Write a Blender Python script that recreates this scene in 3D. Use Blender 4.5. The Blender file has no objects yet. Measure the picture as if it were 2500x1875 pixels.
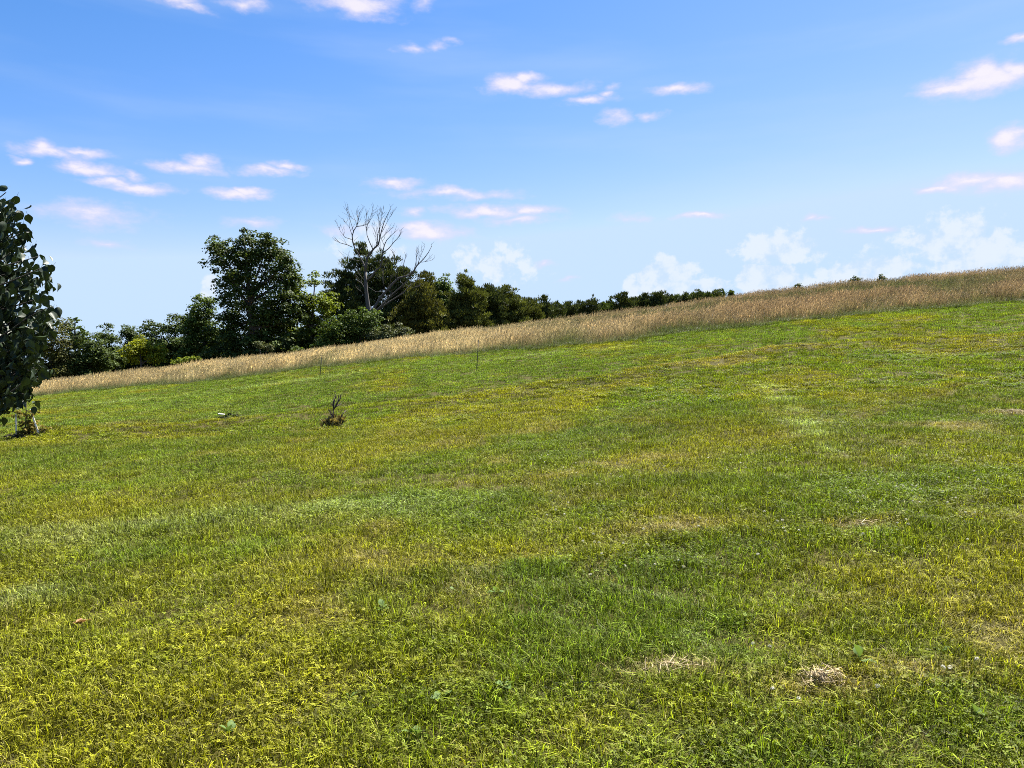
import bpy, math, random
import numpy as np
from mathutils import Vector, Matrix

rng = np.random.default_rng(7)
random.seed(7)
R = math.radians
scene = bpy.context.scene
C = scene.collection

# ------------------------------------------------------------------ camera
F, U0, V0, EYE = 1875.0, 1250.0, 937.5, 1.6
cam_data = bpy.data.cameras.new('camera')
cam_data.lens = 27.0; cam_data.sensor_width = 36.0
cam_data.clip_start = 0.05; cam_data.clip_end = 6000
cam = bpy.data.objects.new('camera', cam_data); C.objects.link(cam)
cam.location = (0, 0, EYE); cam.rotation_euler = (R(90), 0, 0)
scene.camera = cam

# ------------------------------------------------------------------ sun, sky, exposure
SUN_EL, SUN_AZ = R(58), R(38)          # azimuth clockwise from +Y (ahead), so ahead-right and high
SKY_STRENGTH = 0.05
EXPOSURE = 2.0
sun_dir = Vector((math.sin(SUN_AZ) * math.cos(SUN_EL), math.cos(SUN_AZ) * math.cos(SUN_EL), math.sin(SUN_EL)))
sl = bpy.data.lights.new('sun', 'SUN'); sl.energy = 4.6; sl.angle = R(0.53); sl.color = (1.0, 0.95, 0.86)
so = bpy.data.objects.new('sun', sl); C.objects.link(so)
so.rotation_euler = (-sun_dir).to_track_quat('-Z', 'Y').to_euler(); so.location = (20, 20, 40)

vs = scene.view_settings
vs.view_transform = 'Standard'; vs.look = 'None'; vs.gamma = 1.0; vs.exposure = EXPOSURE
vs.use_curve_mapping = False
scene.display_settings.display_device = 'sRGB'
cy = scene.cycles
cy.max_bounces = 4; cy.diffuse_bounces = 2; cy.glossy_bounces = 2; cy.transmission_bounces = 4
cy.transparent_max_bounces = 4; cy.use_denoising = False
cy.caustics_reflective = False; cy.caustics_refractive = False
cy.sample_clamp_indirect = 6.0; cy.pixel_filter_type = 'BLACKMAN_HARRIS'; cy.filter_width = 0.95

world = bpy.data.worlds.new('World'); scene.world = world; world.use_nodes = True
wt = world.node_tree; wt.nodes.clear()
def wn(t, **k):
    n = wt.nodes.new(t)
    for a, b in k.items(): setattr(n, a, b)
    return n
def lk(a, b): wt.links.new(a, b)
def wmath(op, a, b=None, c=None, clamp=False):
    n = wn('ShaderNodeMath', operation=op); n.use_clamp = clamp
    for i, s in enumerate((a, b, c)):
        if s is None: continue
        if isinstance(s, (int, float)): n.inputs[i].default_value = s
        else: lk(s, n.inputs[i])
    return n.outputs[0]
tc = wn('ShaderNodeTexCoord')
sky = wn('ShaderNodeTexSky', sky_type='NISHITA'); sky.sun_disc = False
sky.sun_elevation = SUN_EL; sky.sun_rotation = SUN_AZ
sky.air_density = 1.0; sky.dust_density = 0.25; sky.ozone_density = 1.6; sky.altitude = 300
sep = wn('ShaderNodeSeparateXYZ'); lk(tc.outputs['Generated'], sep.inputs[0])
az0 = wmath('ARCTAN2', sep.outputs[0], sep.outputs[1])
AZW = 0.64
azs = wmath('ADD', az0, 20 * AZW + AZW)
az = wmath('SUBTRACT', wmath('PINGPONG', azs, 2 * AZW), AZW)      # cloud streets go on all round the horizon
el = wmath('ARCSINE', sep.outputs[2])
# soft warp of the cloud outlines
cv = wn('ShaderNodeCombineXYZ'); lk(az, cv.inputs[0]); lk(el, cv.inputs[1])
nz = wn('ShaderNodeTexNoise'); nz.inputs['Scale'].default_value = 34; nz.inputs['Detail'].default_value = 4; nz.inputs['Roughness'].default_value = 0.55
mp = wn('ShaderNodeVectorMath', operation='MULTIPLY'); mp.inputs[1].default_value = (0.55, 1.0, 1.0); lk(cv.outputs[0], mp.inputs[0])
lk(mp.outputs[0], nz.inputs['Vector'])
wv = wn('ShaderNodeVectorMath', operation='SUBTRACT'); lk(nz.outputs['Color'], wv.inputs[0]); wv.inputs[1].default_value = (0.5, 0.5, 0.5)
wsc = wn('ShaderNodeVectorMath', operation='MULTIPLY'); lk(wv.outputs[0], wsc.inputs[0]); wsc.inputs[1].default_value = (0.06, 0.026, 0.0)
pw = wn('ShaderNodeVectorMath', operation='ADD'); lk(cv.outputs[0], pw.inputs[0]); lk(wsc.outputs[0], pw.inputs[1])
def angles(u, v):
    a = math.atan((u - U0) / F)
    return a, math.atan((V0 - v) / F * math.cos(a))
def blob_layer(blobs, src):
    acc = None
    for (u, v, hw, hh, s) in blobs:
        a, e = angles(u, v)
        k = F / math.cos(a) ** 0.5
        sx, sy = hw / F * math.cos(a) ** 2 * 1.15, hh / F * 1.35
        m = wn('ShaderNodeVectorMath', operation='MULTIPLY_ADD'); lk(src, m.inputs[0])
        m.inputs[1].default_value = (1 / sx, 1 / sy, 0); m.inputs[2].default_value = (-a / sx, -e / sy, 0)
        l = wn('ShaderNodeVectorMath', operation='LENGTH'); lk(m.outputs[0], l.inputs[0])
        t = wmath('MULTIPLY_ADD', l.outputs['Value'], -s, s)
        acc = t if acc is None else wmath('MAXIMUM', acc, t)
    return acc
CLOUDS = [(430,3,70,12,.8),(470,18,55,8,.7),(600,5,50,12,.7),(870,5,110,26,1.),(1040,8,25,12,.4),(1010,122,35,9,.6),(1065,118,30,8,.45),(1100,97,20,8,.4),
 (1250,206,68,20,1.),(1340,217,100,13,.85),(1280,196,50,12,1.),(1440,247,58,10,.8),(1485,232,22,8,.7),(1497,213,20,7,.45),(1655,217,70,12,.9),(1510,292,38,11,.5),(1585,288,30,7,.5),
 (2400,195,150,22,1.),(2330,214,100,10,.85),(2390,178,75,20,1.),(2490,168,60,20,1.),(2470,330,52,24,.95),(2360,443,85,17,1.),(2460,448,100,18,1.),(2300,462,60,9,.9),(2480,103,45,7,.7),
 (1705,531,55,8,.95),(1985,531,28,7,.6),(2020,531,25,7,.6),(2130,564,62,7,.8),(1300,515,60,13,.9),(1190,517,135,14,.95),(1270,538,80,9,.6),(1010,518,28,12,.65),
 (970,449,74,11,.95),(1110,474,145,10,.75),(1050,570,100,15,.95),(1020,560,60,13,.95),(115,374,95,10,.9),(105,365,45,13,.95),(35,388,22,7,.8),(200,373,75,8,.8),
 (212,413,80,12,.95),(190,404,45,12,.95),(330,457,112,11,.95),(285,447,58,11,.95),(325,433,32,8,.6),(450,412,95,12,.9),(490,400,55,14,.95),(650,418,72,8,.8),(700,408,42,8,.8),
 (580,475,72,9,.95),(605,468,42,8,.95),(225,522,145,20,.62),(625,548,58,10,.5),(260,590,65,8,.45),(1540,531,38,9,.4),(1335,649,26,5,.5),(1390,680,20,5,.4),(840,562,55,13,.4)]
LOW = [(1625,668,62,34,1.),(1570,705,50,20,.8),(1690,708,85,24,1.),(1885,690,82,38,1.1),(1850,668,40,24,1.),(1985,708,60,22,.9),(1905,605,85,34,.55),(2120,655,110,30,.7),(2330,585,120,40,.55),(2390,640,130,26,.6),
 (510,700,24,26,.5),(1210,650,85,36,.30),(900,590,60,34,.28)]
n2 = wn('ShaderNodeTexNoise'); n2.inputs['Scale'].default_value = 55; n2.inputs['Detail'].default_value = 5; n2.inputs['Roughness'].default_value = 0.62
m2 = wn('ShaderNodeVectorMath', operation='MULTIPLY'); m2.inputs[1].default_value = (0.6, 1.2, 1); lk(cv.outputs[0], m2.inputs[0]); lk(m2.outputs[0], n2.inputs['Vector'])
cl = blob_layer(CLOUDS, pw.outputs[0])
cl = wmath('ADD', cl, wmath('MULTIPLY_ADD', n2.outputs[0], 1.15, -0.58))
mr = wn('ShaderNodeMapRange', interpolation_type='SMOOTHSTEP'); lk(cl, mr.inputs['Value'])
mr.inputs['From Min'].default_value = -0.22; mr.inputs['From Max'].default_value = 0.85
n3 = wn('ShaderNodeTexNoise'); n3.inputs['Scale'].default_value = 38; n3.inputs['Detail'].default_value = 7; n3.inputs['Roughness'].default_value = 0.6; lk(cv.outputs[0], n3.inputs['Vector'])
lo = blob_layer(LOW, pw.outputs[0])
lo = wmath('ADD', lo, wmath('MULTIPLY_ADD', n3.outputs[0], 1.3, -0.66))
ml = wn('ShaderNodeMapRange', interpolation_type='SMOOTHSTEP'); lk(lo, ml.inputs['Value'])
ml.inputs['From Min'].default_value = -0.06; ml.inputs['From Max'].default_value = 0.20
# thin high veil: long faint streaks
n4 = wn('ShaderNodeTexNoise'); n4.inputs['Scale'].default_value = 3.2; n4.inputs['Detail'].default_value = 5; n4.inputs['Roughness'].default_value = 0.5
m4 = wn('ShaderNodeMapping'); m4.inputs['Rotation'].default_value = (0, 0, R(-9)); m4.inputs['Scale'].default_value = (0.7, 4.5, 1); lk(cv.outputs[0], m4.inputs[0]); lk(m4.outputs[0], n4.inputs['Vector'])
mv = wn('ShaderNodeMapRange', interpolation_type='SMOOTHSTEP'); lk(n4.outputs[0], mv.inputs['Value'])
mv.inputs['From Min'].default_value = 0.42; mv.inputs['From Max'].default_value = 0.75; mv.inputs['To Max'].default_value = 0.22
# colour of the clear sky: the Nishita sky, a little deeper in hue
KX = SKY_STRENGTH * 2 ** EXPOSURE
ssky = wn('ShaderNodeSeparateColor'); lk(sky.outputs[0], ssky.inputs[0])
csky = wn('ShaderNodeCombineColor')
for i_, (g_, k_, mx_) in enumerate(((2.1, 1.40, 0.60), (1.25, 0.80, 0.79), (1.0, 0.97, 1.05))):
    v_ = wmath('POWER', wmath('MULTIPLY', ssky.outputs[i_], KX), g_)
    lk(wmath('DIVIDE', wmath('MINIMUM', wmath('MULTIPLY', v_, k_), mx_), KX), csky.inputs[i_])
def mixc(fac, a, col):
    n = wn('ShaderNodeMix', data_type='RGBA'); lk(fac, n.inputs['Factor']); lk(a, n.inputs['A']); n.inputs['B'].default_value = (*col, 1)
    return n.outputs['Result']
WH = 1.0 / SKY_STRENGTH / 2 ** EXPOSURE
c = mixc(mv.outputs[0], csky.outputs[0], (0.62 * WH, 0.76 * WH, 1.0 * WH))
def mixcc(fac, a, b):
    n = wn('ShaderNodeMix', data_type='RGBA'); lk(fac, n.inputs['Factor']); lk(a, n.inputs['A']); lk(b, n.inputs['B']); return n.outputs['Result']
def ramp2(src, lo, hi, ca, cb):
    r_ = wn('ShaderNodeMapRange', interpolation_type='SMOOTHSTEP'); lk(src, r_.inputs['Value']); r_.inputs['From Min'].default_value = lo; r_.inputs['From Max'].default_value = hi
    n = wn('ShaderNodeMix', data_type='RGBA'); lk(r_.outputs[0], n.inputs['Factor']); n.inputs['A'].default_value = (*[q * WH for q in ca], 1); n.inputs['B'].default_value = (*[q * WH for q in cb], 1); return n.outputs['Result']
c = mixcc(wmath('MULTIPLY', ml.outputs[0], 0.52), c, ramp2(n3.outputs[0], .36, .56, (0.66, 0.80, 1.0), (0.98, 0.99, 1.03)))
c = mixcc(wmath('MULTIPLY', mr.outputs[0], 0.90), c, ramp2(cl, .25, .95, (0.80, 0.76, 0.98), (1.0, 0.93, 0.99)))
bg = wn('ShaderNodeBackground'); lk(c, bg.inputs['Color']); bg.inputs['Strength'].default_value = SKY_STRENGTH
wo = wn('ShaderNodeOutputWorld'); lk(bg.outputs[0], wo.inputs['Surface'])
world.cycles.sampling_method = 'NONE'; cy.use_light_tree = False

# ------------------------------------------------------------------ helpers
def P(u, v, y):
    return np.array(((u - U0) / F * y, y, EYE + (V0 - v) / F * y))
def tag(o, label=None, cat=None, group=None, kind=None):
    if label: o['label'] = label
    if cat: o['category'] = cat
    if group: o['group'] = group
    if kind: o['kind'] = kind
    return o
def empty(name, loc, label=None, cat=None, group=None, rz=0.0):
    o = bpy.data.objects.new(name, None); o.empty_display_size = 0.1
    o.location = loc; o.rotation_euler = (0, 0, rz); C.objects.link(o)
    return tag(o, label, cat, group)
def np_mesh(name, verts, quads=None, tris=None, mat=None, cols=None, smooth=False):
    """one mesh from numpy arrays; cols: per-vertex RGBA stored as attribute bc"""
    me = bpy.data.meshes.new(name)
    verts = np.asarray(verts, np.float32).reshape(-1, 3)
    q = np.zeros((0, 4), np.int32) if quads is None else np.asarray(quads, np.int32).reshape(-1, 4)
    t = np.zeros((0, 3), np.int32) if tris is None else np.asarray(tris, np.int32).reshape(-1, 3)
    me.vertices.add(len(verts)); me.vertices.foreach_set('co', verts.ravel())
    nl = q.size + t.size
    me.loops.add(nl); me.loops.foreach_set('vertex_index', np.concatenate([q.ravel(), t.ravel()]).astype(np.int32))
    npoly = len(q) + len(t)
    me.polygons.add(npoly)
    me.polygons.foreach_set('loop_start', np.concatenate([np.arange(len(q)) * 4, len(q) * 4 + np.arange(len(t)) * 3]).astype(np.int32))
    if smooth: me.polygons.foreach_set('use_smooth', np.ones(npoly, bool))
    if cols is not None:
        a = me.attributes.new('bc', 'FLOAT_COLOR', 'POINT')
        a.data.foreach_set('color', np.asarray(cols, np.float32).reshape(-1, 4).ravel())
    me.update(calc_edges=True)
    if mat: me.materials.append(mat)
    return me
def obj(name, me, parent=None, loc=(0, 0, 0)):
    o = bpy.data.objects.new(name, me); o.location = loc; C.objects.link(o)
    if parent is not None: o.parent = parent
    return o
class MB:
    """collects tubes and faces into one mesh"""
    def __init__(s): s.v = []; s.f = []
    def tube(s, pts, rad, n=6, cap=True):
        pts = [Vector(p) for p in pts]
        if isinstance(rad, (int, float)): rad = [rad] * len(pts)
        b = len(s.v); up = Vector((0.31, 0.92, 0.2)).normalized()
        for i, p in enumerate(pts):
            d = (pts[min(i + 1, len(pts) - 1)] - pts[max(i - 1, 0)]).normalized()
            a = d.cross(up)
            if a.length < 1e-3: a = d.cross(Vector((1, 0, 0)))
            a.normalize(); e = d.cross(a)
            for k in range(n):
                t = 2 * math.pi * k / n
                s.v.append(p + (a * math.cos(t) + e * math.sin(t)) * rad[i])
        for i in range(len(pts) - 1):
            for k in range(n):
                s.f.append((b + i * n + k, b + i * n + (k + 1) % n, b + (i + 1) * n + (k + 1) % n, b + (i + 1) * n + k))
        if cap:
            s.f.append(tuple(b + k for k in range(n))[::-1]); e0 = b + (len(pts) - 1) * n
            s.f.append(tuple(e0 + k for k in range(n)))
    def poly(s, verts, faces):
        b = len(s.v); s.v += [Vector(v) for v in verts]; s.f += [tuple(b + i for i in f) for f in faces]
    def mesh(s, name, mat, smooth=True):
        me = bpy.data.meshes.new(name); me.from_pydata([tuple(v) for v in s.v], [], s.f)
        if smooth: me.polygons.foreach_set('use_smooth', np.ones(len(me.polygons), bool))
        me.materials.append(mat); me.update()
        return me
# lattice noise in numpy
_tab = rng.random((256, 256))
def vnoise(x, y, s=0):
    x = np.asarray(x, float) + 31.7 * s; y = np.asarray(y, float) + 17.3 * s
    xi = np.floor(x).astype(int); yi = np.floor(y).astype(int)
    fx = x - xi; fy = y - yi; fx = fx * fx * (3 - 2 * fx); fy = fy * fy * (3 - 2 * fy)
    g = lambda a, b: _tab[a % 256, b % 256]
    return (g(xi, yi) * (1 - fx) + g(xi + 1, yi) * fx) * (1 - fy) + (g(xi, yi + 1) * (1 - fx) + g(xi + 1, yi + 1) * fx) * fy
def fbm(x, y, s=0, o=4):
    t = 0; a = 0.5; n = 0
    for i in range(o):
        t = t + a * vnoise(x * 2 ** i, y * 2 ** i, s + i * 3); n += a; a *= 0.5
    return t / n
def sstep(a, b, x):
    t = np.clip((np.asarray(x, float) - a) / (b - a), 0, 1); return t * t * (3 - 2 * t)

# ------------------------------------------------------------------ terrain
GRASS_H = 0.80
EDGE = [(-500,1010,41),(60,972,39),(276,950,38),(541,929,36.5),(746,902,35),(906,888,34),(1111,868,32.5),(1346,852,31.5),(1758,806,31),(2126,769,31),(2493,738,31),(3000,694,31)]
CREST = [(-500,975,48),(60,930,47),(217,909,47),(394,888,48),(600,866,50),(746,852,46),(906,830,46.5),(1111,801,47.5),(1346,775,48.5),(1645,738,50),(1871,706,51),(2097,685,51),(2493,654,50),(3000,618,48)]
ctrl = [(-300,1875,3.2),(600,1875,3.15),(1250,1875,3.1),(1900,1875,3.05),(2800,1875,3.0),
 (-200,1500,5.1),(1250,1500,4.7),(2600,1500,4.35),(-200,1250,8.8),(600,1250,7.9),(1250,1250,7.4),(1900,1250,6.9),(2600,1250,6.4),
 (0,1100,15),(600,1100,13),(1250,1100,11.6),(1900,1100,10.5),(2500,1100,9.8),(0,1050,20),(810,1050,17),(1250,1050,14.3),(1900,1050,12.2),(2500,1000,13.5),
 (0,1000,30),(600,1000,23),(1250,1000,18),(1900,1000,14.6),(1250,950,22.3),(1900,950,17.8),(2500,900,18.5),(600,950,30.5),(1163,906,27),(1900,880,22.5),(2500,800,25.5)]
pts = [P(*c) for c in ctrl] + [P(*e) for e in EDGE]
for (u, v, y) in CREST:
    p = P(u, v, y); p[2] -= GRASS_H; pts.append(p)
    q = p.copy(); q[0] *= 1.45; q[1] *= 1.45; q[2] = p[2] - 0.4; pts.append(q)
    q2 = p.copy(); q2[0] *= 2.3; q2[1] *= 2.3; q2[2] = p[2] - 1.5; pts.append(q2)
pts += [np.array(p) for p in ((0, -6, -.45), (-14, -6, -.7), (14, -6, .2), (-8, 3, -.15), (9, 3, .35), (0, 0, -.12))]
pts = np.array(pts)
def tps_k(d2): return 0.5 * d2 * np.log(d2 + 1e-9)
n = len(pts)
Kx = tps_k(((pts[:, None, :2] - pts[None, :, :2]) ** 2).sum(-1)) + np.eye(n) * 1.5
Pm = np.c_[np.ones(n), pts[:, :2]]
A = np.block([[Kx, Pm], [Pm.T, np.zeros((3, 3))]])
wts = np.linalg.solve(A, np.r_[pts[:, 2], 0, 0, 0])
def proj_line(line):  # polyline of (u,v,y) -> world xy
    return np.array([P(*l)[:2] for l in line])
# lip of a low terrace crossing the lawn
LIP_UV = [(-100,1062),(250,1056),(450,1046),(604,1030),(757,1012),(873,998),(1103,980),(1300,948),(1504,916),(1758,877),(1900,850),(2100,836),(2350,830)]
def Zbase(x, y):
    x = np.asarray(x, float); y = np.asarray(y, float); sh = x.shape
    X = x.ravel(); Y = y.ravel(); out = np.empty(len(X))
    for i in range(0, len(X), 40000):
        d2 = (X[i:i + 40000, None] - pts[None, :, 0]) ** 2 + (Y[i:i + 40000, None] - pts[None, :, 1]) ** 2
        out[i:i + 40000] = tps_k(d2) @ wts[:n] + wts[n] + wts[n + 1] * X[i:i + 40000] + wts[n + 2] * Y[i:i + 40000]
    r = np.hypot(X, Y); w = sstep(105, 210, r)
    out = out * (1 - w) + (-5.0) * w
    return out.reshape(sh)
def ray_ground(u, v, lo=2.5, hi=60):
    ys = np.linspace(lo, hi, 900); dx = (u - U0) / F; dz = (V0 - v) / F
    g = Zbase(dx * ys, ys) - (EYE + dz * ys)
    k = np.argmax(g > 0)
    return np.array((dx * ys[k], ys[k])) if g[k] > 0 else np.array((dx * hi, hi))
LIP = np.array([ray_ground(u, v) for u, v in LIP_UV])
EDGE_XY = proj_line(EDGE)
CREST_XY = proj_line(CREST)
def ybelow(line, x): return np.interp(x, line[np.argsort(line[:, 0]), 0], line[np.argsort(line[:, 0]), 1])
def lip_d(x, y): return np.asarray(y) - ybelow(LIP, x)
def edge_d(x, y):
    return np.asarray(y) - ybelow(EDGE_XY, x) - (fbm(np.asarray(x) * 0.7, np.asarray(y) * 0.2, 5, 3) - .5) * 1.3
def Z(x, y):
    x = np.asarray(x, float); y = np.asarray(y, float)
    d = lip_d(x, y)
    z = Zbase(x, y)
    z = z + 0.14 * np.exp(-((d + 0.5) / 0.8) ** 2) - 0.12 * np.exp(-((d - 0.9) / 0.8) ** 2)
    near = 1 - sstep(60, 90, np.hypot(x, y))
    z = z + near * ((fbm(x * 0.55, y * 0.55, 1, 3) - .5) * 0.09 + (fbm(x * 2.0, y * 2.3, 2, 2) - .5) * 0.065)
    return z
def on_ground(u, v):
    x, y = ray_ground(u, v); return np.array((x, y, float(Z(x, y))))
def G(x, y): return float(Z(np.array(x), np.array(y)))

# ------------------------------------------------------------------ materials
def material(name):
    m = bpy.data.materials.new(name); m.use_nodes = True; nt = m.node_tree; nt.nodes.clear(); return m, nt
def N(nt, t, **k):
    x = nt.nodes.new(t)
    for a, b in k.items(): setattr(x, a, b)
    return x
def mixrgb(nt, a, b, fac=1.0, mode='MIX'):
    m = N(nt, 'ShaderNodeMix', data_type='RGBA', blend_type=mode)
    for s, v in (('A', a), ('B', b), ('Factor', fac)):
        if hasattr(v, 'links'): nt.links.new(v, m.inputs[s])
        elif isinstance(v, tuple): m.inputs[s].default_value = (*v, 1)
        else: m.inputs[s].default_value = v
    return m.outputs['Result']
def foliage_shader(nt, col, trans=0.35, rough=0.5, spec=0.3, tcol=(1.15, 1.1, 0.55)):
    p = N(nt, 'ShaderNodeBsdfPrincipled'); nt.links.new(col, p.inputs['Base Color'])
    p.inputs['Roughness'].default_value = rough; p.inputs['Specular IOR Level'].default_value = spec
    out = N(nt, 'ShaderNodeOutputMaterial')
    if trans > 0:
        t = N(nt, 'ShaderNodeBsdfTranslucent'); nt.links.new(mixrgb(nt, col, tcol, 1.0, 'MULTIPLY'), t.inputs['Color'])
        mx = N(nt, 'ShaderNodeMixShader'); mx.inputs[0].default_value = trans
        nt.links.new(p.outputs[0], mx.inputs[1]); nt.links.new(t.outputs[0], mx.inputs[2]); nt.links.new(mx.outputs[0], out.inputs[0])
    else: nt.links.new(p.outputs[0], out.inputs[0])
def grass_material(name, trans, straw=(0.34, 0.28, 0.11), rough=0.5, spec=0.10, tcol=(1.04, 1.1, 0.35), lo=.12, hi=3.0, green=(.062, .088, .020)):
    m, nt = material(name)
    ti = N(nt, 'ShaderNodeAttribute', attribute_type='INSTANCER', attribute_name='tint')
    bc = N(nt, 'ShaderNodeAttribute', attribute_type='GEOMETRY', attribute_name='bc')
    s = N(nt, 'ShaderNodeSeparateColor'); nt.links.new(bc.outputs['Color'], s.inputs[0])
    pwr = N(nt, 'ShaderNodeMath', operation='POWER'); pwr.inputs[1].default_value = 2.0; nt.links.new(s.outputs[0], pwr.inputs[0])
    k = N(nt, 'ShaderNodeMapRange'); nt.links.new(pwr.outputs[0], k.inputs['Value']); k.inputs['To Min'].default_value = lo; k.inputs['To Max'].default_value = hi
    kk = N(nt, 'ShaderNodeCombineColor')
    for i in range(3): nt.links.new(k.outputs[0], kk.inputs[i])
    c = mixrgb(nt, ti.outputs['Color'], kk.outputs[0], 1.0, 'MULTIPLY')
    c = mixrgb(nt, c, straw, s.outputs[2])
    c = mixrgb(nt, c, mixrgb(nt, green, kk.outputs[0], 1.0, 'MULTIPLY'), s.outputs[1])
    foliage_shader(nt, c, trans, rough, spec, tcol)
    return m
M_LAWN = grass_material('lawn_blade', 0.32)
M_CLOVER = grass_material('clover_leaf', 0.40, rough=.6, spec=.12, lo=.5, hi=1.7)
M_MEADOW = grass_material('meadow_stalk', 0.42, straw=(0.47, 0.385, 0.23), rough=0.6, spec=0.2, tcol=(1.0, .97, .8), lo=.55, hi=1.9)
def leaf_material(name, col, var=0.5, trans=0.3, rough=0.6, spec=0.12, second=None):
    m, nt = material(name)
    bc = N(nt, 'ShaderNodeAttribute', attribute_type='GEOMETRY', attribute_name='bc')
    s = N(nt, 'ShaderNodeSeparateColor'); nt.links.new(bc.outputs['Color'], s.inputs[0])
    a = tuple(v * (1 - var) for v in col); b = tuple(v * (1 + var) for v in col)
    c = mixrgb(nt, a, b, s.outputs[0])
    if second: c = mixrgb(nt, c, second, s.outputs[1])
    foliage_shader(nt, c, trans, rough, spec)
    return m
def bark_material(name, col, scale=8, var=0.45):
    m, nt = material(name)
    t = N(nt, 'ShaderNodeTexCoord'); mp = N(nt, 'ShaderNodeMapping'); mp.inputs['Scale'].default_value = (1, 1, 0.25)
    nt.links.new(t.outputs['Object'], mp.inputs[0])
    nz = N(nt, 'ShaderNodeTexNoise'); nz.inputs['Scale'].default_value = scale; nz.inputs['Detail'].default_value = 5; nt.links.new(mp.outputs[0], nz.inputs['Vector'])
    c = mixrgb(nt, tuple(v * (1 - var) for v in col), tuple(v * (1 + var) for v in col), nz.outputs[0])
    p = N(nt, 'ShaderNodeBsdfPrincipled'); p.inputs['Roughness'].default_value = 0.85; nt.links.new(c, p.inputs['Base Color'])
    bp = N(nt, 'ShaderNodeBump'); bp.inputs['Strength'].default_value = 0.4; bp.inputs['Distance'].default_value = 0.02; nt.links.new(nz.outputs[0], bp.inputs['Height']); nt.links.new(bp.outputs[0], p.inputs['Normal'])
    o = N(nt, 'ShaderNodeOutputMaterial'); nt.links.new(p.outputs[0], o.inputs[0])
    return m
def plain_material(name, col, rough=0.6, var=0.15, scale=30):
    return bark_material(name, col, scale, var)
M_BARK = bark_material('bark', (0.055, 0.045, 0.035))
M_TWIGD = bark_material('twig_bark', (.03, .026, .02))
M_DEAD = bark_material('dead_bark', (0.062, 0.056, 0.050), 5, .7)

# ------------------------------------------------------------------ ground sheet
def axis(fine_lo, fine_hi, step, far):
    a = list(np.arange(fine_lo, fine_hi + 1e-6, step))
    d = step; x = fine_hi
    while x < far: d *= 1.22; x += d; a.append(x)
    d = step; x = fine_lo
    while x > -far: d *= 1.22; x -= d; a.insert(0, x)
    return np.array(a)
gx = axis(-34, 48, 0.4, 2500); gy = axis(0, 72, 0.4, 2500)
GX, GY = np.meshgrid(gx, gy); GZ = Z(GX, GY)
nx, ny = len(gx), len(gy)
ii = np.arange(nx * ny).reshape(ny, nx)
quads = np.stack([ii[:-1, :-1], ii[:-1, 1:], ii[1:, 1:], ii[1:, :-1]], -1).reshape(-1, 4)
m, nt = material('turf_soil')
geo = N(nt, 'ShaderNodeNewGeometry')
nz = N(nt, 'ShaderNodeTexNoise'); nz.inputs['Scale'].default_value = 1.2; nz.inputs['Detail'].default_value = 8; nt.links.new(geo.outputs['Position'], nz.inputs['Vector'])
c = mixrgb(nt, (0.030, 0.030, 0.007), (0.078, 0.064, 0.018), nz.outputs[0])
p = N(nt, 'ShaderNodeBsdfPrincipled'); p.inputs['Roughness'].default_value = 0.95; p.inputs['Specular IOR Level'].default_value = 0.1; nt.links.new(c, p.inputs['Base Color'])
o = N(nt, 'ShaderNodeOutputMaterial'); nt.links.new(p.outputs[0], o.inputs[0])
tag(obj('ground', np_mesh('ground', np.stack([GX, GY, GZ], -1), quads, None, m, smooth=True)), 'gently rising hillside under the lawn and the meadow', kind='structure')

# ------------------------------------------------------------------ grass tufts
def ribbons(base, direc, length, width, bend, face, rnd, dry, leafy=0.0):
    """blades: base (n,3), lean direction (n,3 horizontal), length, width; 5 verts each -> quad + tri"""
    n = len(base)
    up = np.array((0, 0, 1.0))
    side = np.stack([np.cos(face), np.sin(face), np.zeros(n)], -1)
    mid = base + up * (length * 0.55)[:, None] + direc * (length * 0.28 * bend)[:, None]
    tip = base + up * (length * (1 - 0.35 * np.minimum(bend, 1.6)))[:, None] + direc * (length * bend)[:, None]
    w = (width / 2)[:, None] * side
    v = np.stack([base - w, base + w, mid + w * 0.8, mid - w * 0.8, tip], 1)
    i = np.arange(n)[:, None] * 5
    q = i + np.array([0, 1, 2, 3]); t = i + np.array([3, 2, 4])
    tt = np.full((n, 5), leafy)
    col = np.stack([np.repeat(rnd[:, None], 5, 1), tt, np.repeat(dry[:, None], 5, 1), np.ones((n, 5))], -1)
    return v.reshape(-1, 3), q, t, col.reshape(-1, 4)
def tuft(name, nb, rad, lmin, lmax, wmin, wmax, bmin, bmax, dryp, mat):
    a = rng.uniform(0, 6.283, nb); r = rad * np.sqrt(rng.random(nb))
    base = np.stack([r * np.cos(a), r * np.sin(a), np.full(nb, -0.006)], -1)
    d = a + rng.normal(0, 1.0, nb); direc = np.stack([np.cos(d), np.sin(d), np.zeros(nb)], -1)
    L = rng.uniform(lmin, lmax, nb)
    dry = np.where(rng.random(nb) < dryp, rng.uniform(.55, 1, nb), rng.uniform(0, .12, nb))
    v, q, t, c = ribbons(base, direc, L, rng.uniform(wmin, wmax, nb), rng.uniform(bmin, bmax, nb), rng.uniform(0, 6.283, nb), rng.random(nb), dry)
    return bpy.data.objects.new(name, np_mesh(name, v, q, t, mat, c))
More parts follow.
